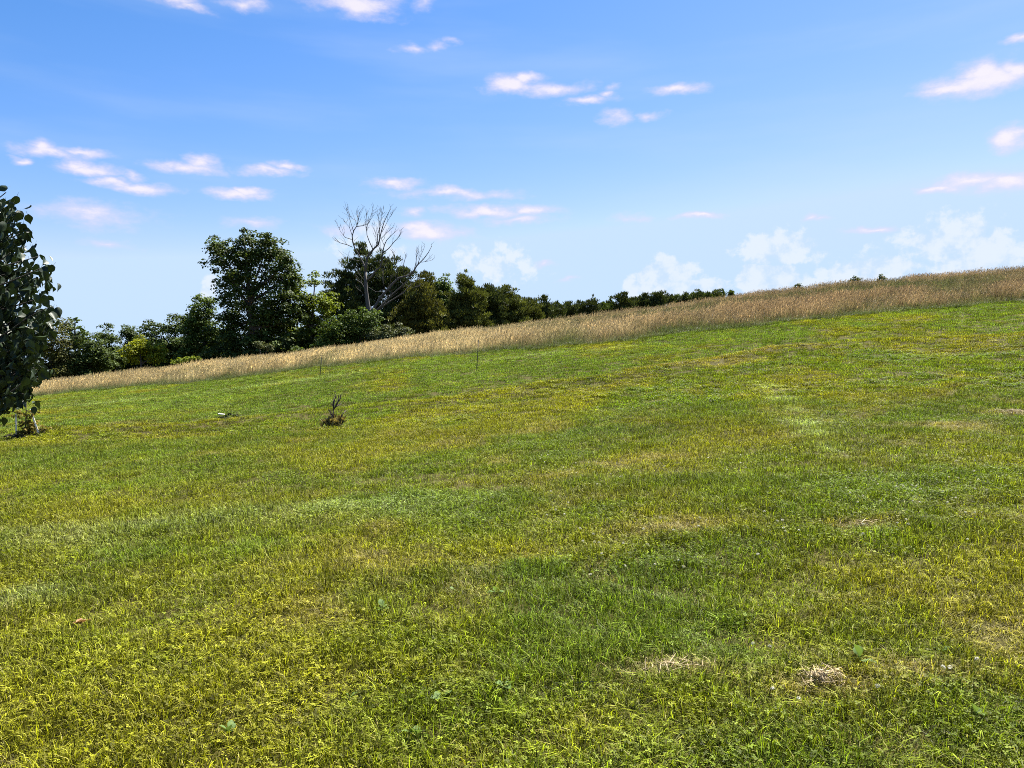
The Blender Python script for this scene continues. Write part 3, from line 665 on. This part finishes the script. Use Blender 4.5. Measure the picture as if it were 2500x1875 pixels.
# ------------------------------------------------------------------ dead tree
DY = 61.0
def dz(px, py): return P(780 + px / 5.027, 490 + py / 5.027, DY)
dbase = dz(625, 1420); dbase[2] = G(dbase[0], DY)
dead = empty('dead_tree', tuple(dbase), 'bare grey dead tree with forked leafless limbs standing before the green trees', 'tree')
def branch_set(mb, tw, polys, twig=1.0):
    for pi, (poly, r) in enumerate(polys):
        L = [dz(*q) for q in poly]; off = rng.normal(0, .5); m = len(L)
        pp = []
        for i, q in enumerate(L):
            q = q - dbase; q[1] += off * (i / max(1, m - 1)) + rng.normal(0, .04) if i else 0
            pp.append(Vector(q))
        rr = [max(.012, r * .72 * (1 - .86 * i / (m - 1))) for i in range(m)]
        mb.tube(pp, rr, 6)
        # fine twigs
        tot = sum((pp[i + 1] - pp[i]).length for i in range(m - 1))
        nt_ = int(tot * 3.6 * twig) if r < .09 else int(tot * 1.5 * twig)
        for _ in range(nt_):
            s = rng.uniform(.25, 1.0) * (m - 1); i = min(int(s), m - 2); q = pp[i].lerp(pp[i + 1], s - i)
            d0 = (pp[i + 1] - pp[i]).normalized(); d = (d0 * .6 + Vector((rng.normal(0, .42), rng.normal(0, .42), .5))).normalized(); ln = rng.uniform(.4, 1.25) * (1.15 - .75 * s / (m - 1))
            a = q + d * ln * .5 + Vector((rng.normal(0, .06), rng.normal(0, .06), .03)); e = q + d * ln + Vector((rng.normal(0, .1), 0, .12))
            tw.tube([q, a, e], [.013, .010, .006], 4, False)
            if rng.random() < .5: tw.tube([a, a + (d + Vector((rng.normal(0, .6), rng.normal(0, .6), .3))).normalized() * ln * .4], [.008, .005], 4, False)
mb = MB(); b0 = dbase
tr = [np.array((dbase[0], DY, dbase[2] - .4))] + [dz(*q) for q in ((612,1400),(590,1250),(572,1100),(566,1000),(562,870))]
mb.tube([Vector(q - dbase) for q in tr], [.25, .20, .165, .14, .13, .11], 9)
obj('trunk', mb.mesh('dead_trunk', M_DEAD), dead)
groups = [
 [([(565,900),(555,810),(520,740),(480,660),(435,590),(410,510),(400,430),(425,360),(460,310),(485,210),(490,150),(530,90)], .12),
  ([(405,570),(340,540),(250,515),(180,480),(150,445)], .05),([(395,475),(320,455),(270,390),(215,270)], .045),([(402,430),(375,330),(310,260)], .04),
  ([(415,370),(390,290),(350,180),(320,80)], .04),([(460,315),(530,305),(590,280),(640,200),(662,165)], .05),([(460,310),(440,240),(380,200),(340,100)], .035),([(470,270),(450,180),(420,80)], .035)],
 [([(562,880),(575,780),(590,700),(630,640),(680,590),(730,540),(745,480),(770,380),(800,280),(850,180),(890,110)], .15),
  ([(655,595),(610,500),(580,420),(570,330),(590,250),(630,130),(645,70)], .06),([(700,565),(690,470),(680,400),(640,300),(630,250)], .04),
  ([(715,545),(710,420),(740,300),(720,200),(740,90)], .05),([(738,500),(740,400),(760,280),(810,100)], .05),([(750,470),(830,390),(910,320)], .04),([(575,330),(556,250),(575,100)], .03),([(770,380),(840,250),(905,150)], .035)],
 [([(570,985),(640,930),(700,850),(750,820),(772,700),(780,640),(800,560),(830,490),(900,420),(970,360)], .12),
  ([(780,640),(850,590),(930,500),(990,440),(1015,395)], .06),([(772,650),(740,580),(716,530)], .04),([(800,560),(772,500),(750,450)], .035),([(720,840),(800,800),(860,700)], .03)],
 [([(630,1410),(680,1300),(740,1200),(810,1120),(900,1020),(970,950),(1100,920),(1160,860),(1200,800),(1280,720),(1340,640),(1380,560)], .17),
  ([(1160,860),(1180,750),(1190,650),(1180,580)], .05),([(1200,800),(1240,690),(1290,590)], .045),([(1250,755),(1320,740),(1390,715)], .03),([(950,965),(960,850),(920,700),(905,640)], .05),([(1040,935),(1030,800),(1060,680)], .045),([(810,1120),(780,980),(800,860)], .045)],
 [([(650,1395),(760,1290),(900,1150),(1050,1020),(1130,930),(1185,850)], .12),([(900,1150),(870,1050),(900,960)], .04),([(1050,1020),(1140,1070),(1240,1050)], .03)],
 [([(680,1370),(850,1240),(1020,1130),(1100,1030),(1170,970),(1240,930)], .09),([(770,1200),(830,1230),(870,1275)], .04),([(600,1060),(680,1110),(760,1110),(830,1180)], .035)],
 [([(568,1000),(500,920),(450,830)], .035),([(575,1110),(510,1010),(440,960)], .035),([(590,1250),(530,1130),(480,1090)], .03),([(520,745),(400,720),(290,700),(250,770)], .03)],
]
for g_ in groups:
    mb = MB(); tw = MB(); branch_set(mb, tw, g_); br = obj('branch', mb.mesh('dead_branch', M_DEAD), dead); obj('twigs', tw.mesh('dead_twigs', M_DEAD), br)['kind'] = 'stuff'

# ------------------------------------------------------------------ near leafy tree at the left edge
m, nt = material('broad_leaf')
uvn = N(nt, 'ShaderNodeAttribute', attribute_type='GEOMETRY', attribute_name='bc'); s = N(nt, 'ShaderNodeSeparateColor'); nt.links.new(uvn.outputs['Color'], s.inputs[0])
wv_ = N(nt, 'ShaderNodeMath', operation='SINE'); mm = N(nt, 'ShaderNodeMath', operation='MULTIPLY'); mm.inputs[1].default_value = 42; ad = N(nt, 'ShaderNodeMath', operation='MULTIPLY_ADD'); ad.inputs[1].default_value = -1.0
nt.links.new(s.outputs[1], ad.inputs[0]); nt.links.new(s.outputs[0], ad.inputs[2]); nt.links.new(ad.outputs[0], mm.inputs[0]); nt.links.new(mm.outputs[0], wv_.inputs[0])
vm = N(nt, 'ShaderNodeMapRange'); vm.inputs['From Min'].default_value = .82; vm.inputs['From Max'].default_value = 1.0; vm.inputs['To Max'].default_value = .18; nt.links.new(wv_.outputs[0], vm.inputs['Value'])
oi = N(nt, 'ShaderNodeObjectInfo'); base = mixrgb(nt, (.012, .022, .010), (.028, .046, .018), oi.outputs['Random'])
c = mixrgb(nt, base, (.055, .075, .045), vm.outputs[0])
foliage_shader(nt, c, .10, .50, .24, (1.0, 1.1, .6))
M_BROAD = m
def heart_leaf(name, curl, fold, wav):
    """heart-shaped leaf hanging from its stalk: length 1 along -Z, blade faces -Y"""
    rows = [(0.0, .02), (.05, .20), (.16, .32), (.30, .36), (.46, .31), (.62, .20), (.78, .09), (.92, .025), (1.0, 0.003)]
    V = []; Cc = []; Q = []
    for (t, w) in rows:
        for j, a in enumerate((-1, -.5, 0, .5, 1)):
            x = a * w; lift = fold * abs(a) * w + wav * math.sin(t * 9 + a * 2) * w
            back = .05 if (t < .1 and abs(a) == 1) else 0
            zz = -t + (.10 * abs(a) if t < .08 else 0); yy = -lift + curl * (t ** 2)
            V.append((x, yy, zz)); Cc.append((t, abs(x), 0, 1))
    for i in range(len(rows) - 1):
        for j in range(4): Q.append((i * 5 + j, i * 5 + j + 1, (i + 1) * 5 + j + 1, (i + 1) * 5 + j))
    # stalk
    V += [(-.012, 0, 0), (.012, 0, 0), (.03, .12, .38), (.006, .12, .38)]; Cc += [(0, 0, 0, 1)] * 4; b = len(V) - 4; Q.append((b, b + 1, b + 2, b + 3))
    return np_mesh(name, V, Q, None, M_BROAD, Cc, smooth=True)
leaf_meshes = [heart_leaf('heart_leaf', .18, .45, .06), heart_leaf('heart_leaf', .35, .6, .08), heart_leaf('heart_leaf', -.08, .35, .06), heart_leaf('heart_leaf', .3, -.25, .08), heart_leaf('heart_leaf', .45, .9, .05)]
TY, TX = 5.6, -4.55
tz0 = G(TX, TY)
nt_root = empty('leafy_tree', (TX, TY, tz0), 'near dark tree with large heart shaped leaves at the left edge of the lawn', 'tree')
outline = [(455,42),(475,42),(500,60),(512,78),(549,92),(569,94),(582,80),(606,68),(612,90),(635,131),(660,139),(684,131),(713,124),(733,148),(754,150),(782,139),(811,146),(828,123),(844,107),(868,100),(890,118),(918,127),(934,111),(946,70),(963,60),(975,82),(1000,108),(1016,76),(1026,22)]
oz = np.array([EYE + (V0 - v) / F * TY for v, u in outline])[::-1]; ox = np.array([(u - U0) / F * TY - TX for v, u in outline])[::-1]
zlo, zhi = oz[0], oz[-1]
def leaf_matrix(px, py, pz, L, yaw, pitch, roll):
    return Matrix.Translation((px, py, pz)) @ Matrix.Rotation(yaw, 4, 'Z') @ Matrix.Rotation(pitch, 4, 'X') @ Matrix.Rotation(roll, 4, 'Y') @ Matrix.Diagonal((L, L, L, 1))
tips = [(32,462),(62,505),(78,540),(82,560),(20,500),(115,625),(122,650),(118,676),(95,640),(132,722),(135,746),(136,800),(108,818),(92,845),(110,905),(95,925),(96,990),(70,968),(60,1000),(8,1010),(40,985),(60,600),(50,690),(90,760),(30,640),(40,820),(70,870),(20,930),(10,560),(55,735)]
vis, rest, shoots = [], [], []
def add_shoot(e, dense):
    """a leafy shoot from the trunk to the tip e (local); leaves hang along its outer part"""
    e = Vector(e); s0 = Vector((.02, 0, max(.75, e.z - rng.uniform(.25, .75)))); m_ = s0.lerp(e, .6) + Vector((.05, rng.normal(0, .08), -.10 + .08 * rng.random()))
    if e.z < 1.5: m_.z = max(m_.z, e.z + .25)
    shoots.append([s0, m_, e])
    for q in range(dense):
        t = 1 - (q / dense) ** 1.15 * .7
        p_ = s0 * (1 - t) ** 2 + m_ * 2 * t * (1 - t) + e * t * t
        p_ = p_ + Vector((rng.normal(0, .028), rng.normal(0, .028), -.015 + rng.normal(0, .018)))
        vis_ok = (TX + p_.x) / (TY + p_.y) * F + U0 > -25
        (vis if vis_ok and len(vis) < 295 and p_.y < .45 else rest).append(tuple(p_))
tips2 = list(tips)
for i_ in range(60):
    j_ = rng.integers(0, 24); v_ = rng.uniform(480, 985); ub = float(np.interp(v_, [o_[0] for o_ in outline], [o_[1] for o_ in outline])); tips2.append((ub - 14 - abs(rng.normal(0, 14)), v_))
for (u, v) in tips2:
    for rep_ in range(3 if v > 890 else 2):
        dy_ = rng.uniform(-.55, .45) if rep_ else rng.uniform(-.3, .2); yy = TY + dy_
        k_ = 1.0 if rep_ == 0 else rng.uniform(.93, .99)
        q = P(u - 4 - 18 * rep_, v + (4 if rep_ else -4) - (10 if v > 900 else 0), yy); add_shoot((q[0] - TX, dy_, q[2] - tz0), 11 if rep_ == 0 else 10)
nvis = len(vis)
for _ in range(230):
    z = zlo + .22 + (zhi - zlo - .35) * rng.random(); Rr = (np.interp(z, oz, ox) - .12) * (.62 + .36 * rng.random()); a = rng.uniform(-2.4, 1.6)
    add_shoot((Rr * math.cos(a), Rr * math.sin(a) * .9, z - tz0), 17)
for _ in range(1500):
    z = zlo + .2 + (zhi - zlo - .6) * rng.random(); Rr = (np.interp(z, oz, ox) - .3) * math.sqrt(rng.random()); a = rng.uniform(-math.pi, math.pi)
    rest.append((Rr * math.cos(a), Rr * math.sin(a) * .9, z - tz0))
def leaf_pose(px, py):
    out = math.atan2(py, px); yaw = out + math.pi / 2 + rng.normal(0, .8)
    return yaw, rng.normal(.25, .5), rng.normal(0, .5)
for (px, py, pz) in vis:
    L = rng.uniform(.050, .086); yaw, pi_, ro = leaf_pose(px, py)
    o = bpy.data.objects.new('leaf', leaf_meshes[rng.integers(0, 5)]); C.objects.link(o); o.parent = nt_root
    o.matrix_local = leaf_matrix(px, py, pz, L, yaw, pi_, ro)
Vs, Qs, Cs, b = [], [], [], 0
lm = []
for me in leaf_meshes:
    v = np.zeros(len(me.vertices) * 3, np.float32); me.vertices.foreach_get('co', v); q = np.zeros(len(me.loops), np.int32); me.loops.foreach_get('vertex_index', q)
    cc = np.zeros(len(me.vertices) * 4, np.float32); me.attributes['bc'].data.foreach_get('color', cc); lm.append((v.reshape(-1, 3), q.reshape(-1, 4), cc.reshape(-1, 4)))
for (px, py, pz) in rest:
    L = rng.uniform(.050, .086); yaw, pi_, ro = leaf_pose(px, py); M4 = np.array(leaf_matrix(px, py, pz, L, yaw, pi_, ro))
    v, q, cc = lm[rng.integers(0, 5)]
    Vs.append(v @ M4[:3, :3].T + M4[:3, 3]); Qs.append(q + b); Cs.append(cc); b += len(v)
fo = obj('inner_foliage', np_mesh('inner_foliage', np.concatenate(Vs), np.concatenate(Qs), None, M_BROAD, np.concatenate(Cs), smooth=True), nt_root); fo['kind'] = 'stuff'
mb = MB(); mb.tube([(0, 0, -.2), (.02, 0, .6), (0, .03, 1.4), (.03, 0, 2.2), (.1, 0, 3.1)], [.07, .055, .045, .03, .01], 9); obj('trunk', mb.mesh('leafy_trunk', M_BARK), nt_root)
for sh in shoots[:60:2] + shoots[61::9]:
    mb = MB(); mb.tube([sh[0] * (1 - t) ** 2 + sh[1] * 2 * t * (1 - t) + sh[2] * t * t for t in (0, .25, .5, .75, .94)], [.009, .008, .006, .005, .003], 5); obj('branch', mb.mesh('leafy_branch', M_TWIGD), nt_root)

# ------------------------------------------------------------------ small things on the lawn
M_ROD = plain_material('dark_rod', (.03, .03, .03)); M_STAKE = plain_material('pale_wood', (.74, .69, .58)); M_TAG = plain_material('white_tag', (.55, .53, .46)); M_TWIG = plain_material('dark_twig', (.05, .035, .028))
M_CAP = plain_material('rod_cap', (.10, .09, .08))
def marker_rod(u0, v0, u1, v1, label):
    p = on_ground(u0, v0); y = p[1]; t = P(u1, v1, y) - p
    r = empty('marker_rod', tuple(p), label, 'marker', 'thin marker rods in the lawn')
    mb = MB(); mb.tube([(0, 0, -.15), tuple(t * .5 + np.array((.006, 0, 0))), tuple(t)], [.013, .012, .010], 7); obj('rod', mb.mesh('rod', M_ROD), r)
    mb = MB(); mb.tube([tuple(t * .985), tuple(t * 1.02)], [.014, .014], 7); obj('cap', mb.mesh('cap', M_CAP), r)
marker_rod(1163, 906, 1168, 832, 'thin dark marker rod standing in the lawn right of centre before the meadow')
marker_rod(780, 924, 786, 862, 'thin faint marker rod leaning at the meadow edge left of centre')

M_BROWNLEAF = leaf_material('needle_brown', (.085, .070, .030), .5, .2, second=(.36, .29, .10)); M_GOLD = leaf_material('leaf_golden', (.20, .155, .035), .45, .35, second=(.09, .11, .02))
# half dead spruce sapling
p = on_ground(812, 1046); k = p[1] / F
sap = empty('spruce_sapling', tuple(p), 'small half dead spruce sapling with a bare forked top on the open lawn', 'sapling')
def sp(zx, zy): return Vector(((zx - 1010) / 9.217 * k, 0, (985 - zy) / 9.217 * k))
mb = MB(); mb.tube([(0, 0, -.05), sp(1015, 780), sp(1025, 650), sp(1030, 560)], [.020, .016, .014, .013], 7); obj('stem', mb.mesh('stem', M_TWIG), sap)
for q in ([(1030,570),(1030,430),(1050,300),(1058,160)], [(1030,560),(1075,480),(1105,380),(1140,240)], [(1075,480),(1135,390),(1175,330),(1210,240)], [(1035,560),(1100,500),(1180,440)], [(1035,570),(1010,460),(1012,290)], [(1020,740),(960,640),(940,560)], [(1020,790),(1180,790),(1225,690),(1280,600)], [(1020,790),(900,800),(860,750)], [(1020,820),(960,700),(965,600)]):
    mb = MB(); pp = [sp(*w) + Vector((0, rng.normal(0, .04) * i, 0)) for i, w in enumerate(q)]; mb.tube(pp, [.016 - .008 * i / (len(pp) - 1) for i in range(len(pp))], 5)
    for _ in range(16):
        s_ = rng.uniform(.1, 1) * (len(pp) - 1); i = min(int(s_), len(pp) - 2); a = pp[i].lerp(pp[i + 1], s_ - i); mb.tube([a, a + Vector((rng.normal(0, .03), rng.normal(0, .03), .03))], [.004, .002], 4, False)
    obj('branch', mb.mesh('branch', M_TWIG), sap)
lob = [((-.10, .0, .13), .16, .16, .10), ((.10, 0, .14), .18, .16, .11), ((.0, -.08, .10), .20, .15, .09), ((.19, .02, .19), .08, .08, .08), ((-.05, .05, .22), .10, .1, .08)]
obj('needles', crown_mesh('sapling_needles', lob, M_BROWNLEAF, 'pine', .075, .5, .085, .7), sap)
# staked sapling
p = on_ground(62, 1072); k = p[1] / F
def st(zx, zy, dy=0): return Vector(((zx - 525) / 8.296 * k, dy, (1425 - zy) / 8.296 * k))
ssp = empty('staked_sapling', tuple(p), 'small golden leaved sapling between two pale stakes beneath the near tree', 'sapling')
mb = MB(); mb.tube([(0, 0, -.05), st(530, 1200), st(538, 1000), st(540, 780), st(545, 640)], [.016, .013, .011, .009, .006], 7); obj('stem', mb.mesh('stem', M_TWIG), ssp)
for q in ([(530,1140),(440,1130),(370,1160)], [(535,1080),(600,1075),(690,1075)], [(530,1120),(640,1120),(700,1085)], [(528,1230),(640,1240),(760,1290)], [(528,1230),(450,1300),(380,1330)], [(536,1000),(470,960),(350,990)], [(540,900),(620,930),(750,910)], [(530,1260),(700,1240),(960,1230)]):
    mb = MB(); pp = [st(*w, dy=rng.normal(0, .05) * i) for i, w in enumerate(q)]; mb.tube(pp, [.009, .006, .003], 5); obj('branch', mb.mesh('branch', M_TWIG), ssp)
def stl(zx, zy, rx, rz): return (tuple(st(zx, zy)), rx, rx, rz)
obj('foliage', crown_mesh('staked_foliage', [stl(400, 980, .10, .09), stl(470, 1180, .12, .09), stl(640, 1180, .14, .10), stl(580, 1290, .22, .07), stl(720, 930, .08, .05), stl(450, 1350, .16, .05), stl(900, 1260, .12, .06), stl(600, 1000, .12, .06)], M_GOLD, 'broad', .055, .7, .07, .4), ssp)
def stake(pa, pb, label):
    a = np.array(p) + np.array(pa); b_ = np.array(p) + np.array(pb); a[2] = G(a[0], a[1]) - .05
    me = MB(); me.tube([(0, 0, 0), tuple((b_ - a) * .96)], [.021, .021], 4); o = obj('garden_stake', me.mesh('garden_stake', M_STAKE, False), None, tuple(a)); tag(o, label, 'stake', 'stakes by the golden sapling')
    me = MB(); d = b_ - a; me.tube([tuple(d * .962), tuple(d)], [.021, .008], 4); obj('tip', me.mesh('tip', M_STAKE, False), o)
stake(st(345, 1440), st(332, 965), 'upright pale stake left of the golden sapling'); stake(st(822, 1370), st(622, 870), 'slanting pale stake right of the golden sapling')
m_mulch = leaf_material('mulch_chip', (.035, .026, .02), .6, 0)
nn = 700; a = rng.uniform(0, 6.283, nn); r = .42 * np.sqrt(rng.random(nn)); mx, my = p[0] + r * np.cos(a), p[1] + r * np.sin(a)
v, t, cc = leaf_cloud(np.c_[mx, my, Z(mx, my) + rng.uniform(.02, .075, nn)], rng.normal(0, .5, (nn, 3)) + np.array((0, 0, 1)), rng.uniform(.03, .08, nn), .4, rng.random(nn), np.zeros(nn))
tag(obj('mulch', np_mesh('mulch', v, None, t, m_mulch, cc)), 'dark mulch spread round the golden sapling', 'mulch', kind='stuff')
# labelled little plant
p = on_ground(545, 1033); k = p[1] / F
def pl(zx, zy, dy=0): return Vector(((zx - 800) / 12.29 * k, dy, (960 - zy) / 12.29 * k))
pm = empty('plant_marker', tuple(p), 'white flat tag tilted on a short twig by the tiny lawn plant', 'marker')
mb = MB(); mb.tube([(0, 0, -.05), pl(830, 800), pl(822, 690)], [.008, .007, .006], 6); obj('twig', mb.mesh('twig', M_TWIG), pm)
a, b_ = pl(648, 650), pl(842, 668); w = Vector((0, .02, .006)); h = Vector((0, 0, .014))
mb = MB(); mb.poly([a - w, b_ - w, b_ + w, a + w, a - w + h, b_ - w + h, b_ + w + h, a + w + h], [(3, 2, 1, 0), (4, 5, 6, 7), (0, 1, 5, 4), (1, 2, 6, 5), (2, 3, 7, 6), (3, 0, 4, 7)]); obj('tag', mb.mesh('tag', M_TAG, False), pm)
p2 = p + np.array((.13, -.02, 0)); p2[2] = G(p2[0], p2[1])
tp = empty('seedling_plant', tuple(p2), 'tiny grey green seedling plant with yellow tips beside the white tag', 'plant')
mb = MB(); mb.tube([(0, 0, -.03), (.02, 0, .08), (.05, 0, .15)], [.007, .006, .003], 5); mb.tube([(0, 0, .02), (-.1, .02, .09)], [.005, .003], 5); mb.tube([(0, 0, .02), (.2, .0, .1)], [.005, .003], 5); obj('stem', mb.mesh('stem', M_TWIG), tp)
obj('foliage', crown_mesh('seedling_leaves', [((-.13, 0, .11), .14, .10, .07), ((.03, 0, .15), .13, .10, .10), ((.24, 0, .14), .12, .10, .08)], MATS['grey'], 'broad', .07, .8, .06), tp)
obj('yellow_tips', crown_mesh('seedling_tips', [((.26, .03, .19), .07, .05, .035)], MATS['yellow'], 'broad', .03, 1, .04), tp)

# hay clumps, dry leaf, weeds
M_HAY = leaf_material('hay', (.34, .265, .15), .6, 0)
def hay(u, v, rx, ry, h, n_, label):
    p = on_ground(u, v)
    a = rng.uniform(0, 6.283, n_); r = np.minimum(np.abs(rng.normal(0, .55, n_)), 1.6) * (.6 + .8 * vnoise(np.cos(a) * 2 + 5, np.sin(a) * 2 + u * .01)); lx, ly = rx * r * np.cos(a), ry * r * np.sin(a)
    lz = Z(p[0] + lx, p[1] + ly) - p[2] + .035 + h * np.clip(1 - r ** 2, .15, 1) * rng.random(n_)
    d = rng.uniform(0, 6.283, n_); ax = np.c_[np.cos(d), np.sin(d), rng.normal(0, .3, n_)]
    v_, t, cc = leaf_cloud(np.c_[lx, ly, lz], rng.normal(0, .6, (n_, 3)) + np.array((0, 0, 1)), rng.uniform(.05, .14, n_), .04, rng.random(n_), np.zeros(n_), axis=ax)
    tag(obj('hay_clump', np_mesh('hay_clump', v_, None, t, M_HAY, cc), None, tuple(p)), label, 'hay clump', 'clumps of dry cut grass on the lawn')
hay(2010, 1695, .17, .10, .05, 170, 'tawny clump of dry cut grass in the bottom right foreground')
hay(2475, 1012, .55, .30, .06, 480, 'broad pale clump of dry cut grass at the right edge')
hay(1640, 1668, .26, .09, .03, 75, 'thin clump of dry grass low, just right of bottom centre')
hay(2100, 1292, .28, .11, .035, 60, 'small dry grass clump on the right lawn above the foreground')
m_dry = leaf_material('dry_leaf', (.30, .17, .09), .3, .15)
p = on_ground(195, 1560); dl = empty('dry_leaf', tuple(p + np.array((0, 0, .05))), 'curled orange brown fallen leaf lying on the lawn at lower left', 'leaf')
for (yaw, L, nm) in ((0.2, .07, 'blade'), (1.9, .05, 'lobe'), (-1.6, .05, 'lobe'), (3.6, .04, 'lobe')):
    V = []; T = []
    for i, (t, w) in enumerate(((0, .08), (.3, .3), (.65, .28), (1, .02))):
        for s_ in (-1, 0, 1): V.append((t * L, s_ * w * L, .012 * math.sin(3 * t) + .25 * abs(s_) * w * L + .02 * rng.random()))
    Q = [(i * 3 + j, i * 3 + j + 1, i * 3 + j + 4, i * 3 + j + 3) for i in range(3) for j in range(2)]
    me = np_mesh('dry_lobe', V, Q, None, m_dry, np.tile((rng.random(), 0, 0, 1), (len(V), 1))); o = obj(nm, me, dl); o.rotation_euler = (rng.normal(0, .2), rng.normal(-.15, .2), yaw)
M_WEED = leaf_material('weed_leaf', (.12, .19, .05), .3, .35, .6, .15)
def weed_leaf_mesh():
    V = []; Cc = []
    for (t, w) in ((0, .03), (.25, .08), (.45, .26), (.65, .30), (.85, .18), (1, .02)):
        for s_ in (-1, 0, 1): V.append((t, s_ * w, .45 * t - .35 * t * t + .25 * abs(s_) * w)); Cc.append((.5, 0, 0, 1))
    Q = [(i * 3 + j, i * 3 + j + 1, i * 3 + j + 4, i * 3 + j + 3) for i in range(5) for j in range(2)]
    return np_mesh('weed_leaf', V, Q, None, M_WEED, Cc, smooth=True)
WL = weed_leaf_mesh()
weeds = [(932,1500,5,.10,'pale leaved weed rosette left of centre in the middle foreground'),(1210,1464,4,.085,'small shiny weed just left of the picture centre line, middle foreground'),(1112,1462,2,.08,'two leaved weed left of the shiny weed in the middle foreground'),
 (1080,1725,3,.10,'upright weed with a round pale leaf near the bottom centre'),(1230,1702,6,.09,'clustered weed with drooping leaves at bottom centre'),(852,1715,2,.07,'flat round leaved weed near the bottom left of centre'),(2100,1640,4,.12,'long leaved weed behind the tawny hay clump'),
 (1015,1822,5,.10,'spreading weed at the bottom edge left of centre'),(2380,1780,5,.09,'weed tuft in the bottom right corner'),(2300,1600,3,.09,'pale weed right of the tawny hay clump'),(560,1815,5,.09,'clover like weed at the bottom edge in the left half')]
for (u, v, nl, L, lab) in weeds:
    p = on_ground(u, v); w_ = empty('broadleaf_weed', tuple(p + np.array((0, 0, .025))), lab, 'weed', 'broadleaf weeds in the lawn')
    for q in range(nl):
        o = obj('leaf', WL, w_); s_ = L * .62 * rng.uniform(.75, 1.2); o.scale = (s_, s_, s_); o.rotation_euler = (rng.normal(0, .25), rng.normal(-.35, .35), q * 6.283 / nl + rng.normal(0, .4))
# white clover blossoms
M_BLOSSOM = leaf_material('clover_blossom', (.62, .60, .52), .2, .2)
bm_ = []
for q in range(4):
    r = rng.uniform(.008, .011); m_ = 30; d = ball(m_); d[:, 2] = np.abs(d[:, 2]) - .25
    v, t, c_ = leaf_cloud(d * r, d + rng.normal(0, .3, (m_, 3)), np.full(m_, r * 1.1), .5, rng.random(m_), np.zeros(m_)); bm_.append(np_mesh('clover_blossom', v, None, t, M_BLOSSOM, c_))
x, y = wedge(40, 3.3, 10.5, .95, 0.0); f = np.clip((fbm(x * .6, y * .6, 21, 3) - .42) * 4, 0, 1) * (x > .3)
keep = rng.random(len(x)) < f * .6; x, y = x[keep][:110], y[keep][:110]; z = Z(x, y)
for i in range(len(x)):
    o = obj('clover_blossom', bm_[i % 4], None, (x[i], y[i], z[i] + rng.uniform(.065, .085))); o.rotation_euler = (rng.normal(0, .3), rng.normal(0, .3), rng.uniform(0, 6.28))
    tag(o, 'small white clover blossom dotted in the right half of the lawn', 'clover blossom', 'white clover blossoms in the right lawn')
print('blossoms', len(x), 'near leaves', len(vis), len(rest), 'tris', sum(sum(len(p.vertices) - 2 for p in m.polygons) if len(m.polygons) < 2000 else len(m.loops) - 2 * len(m.polygons) for m in bpy.data.meshes))
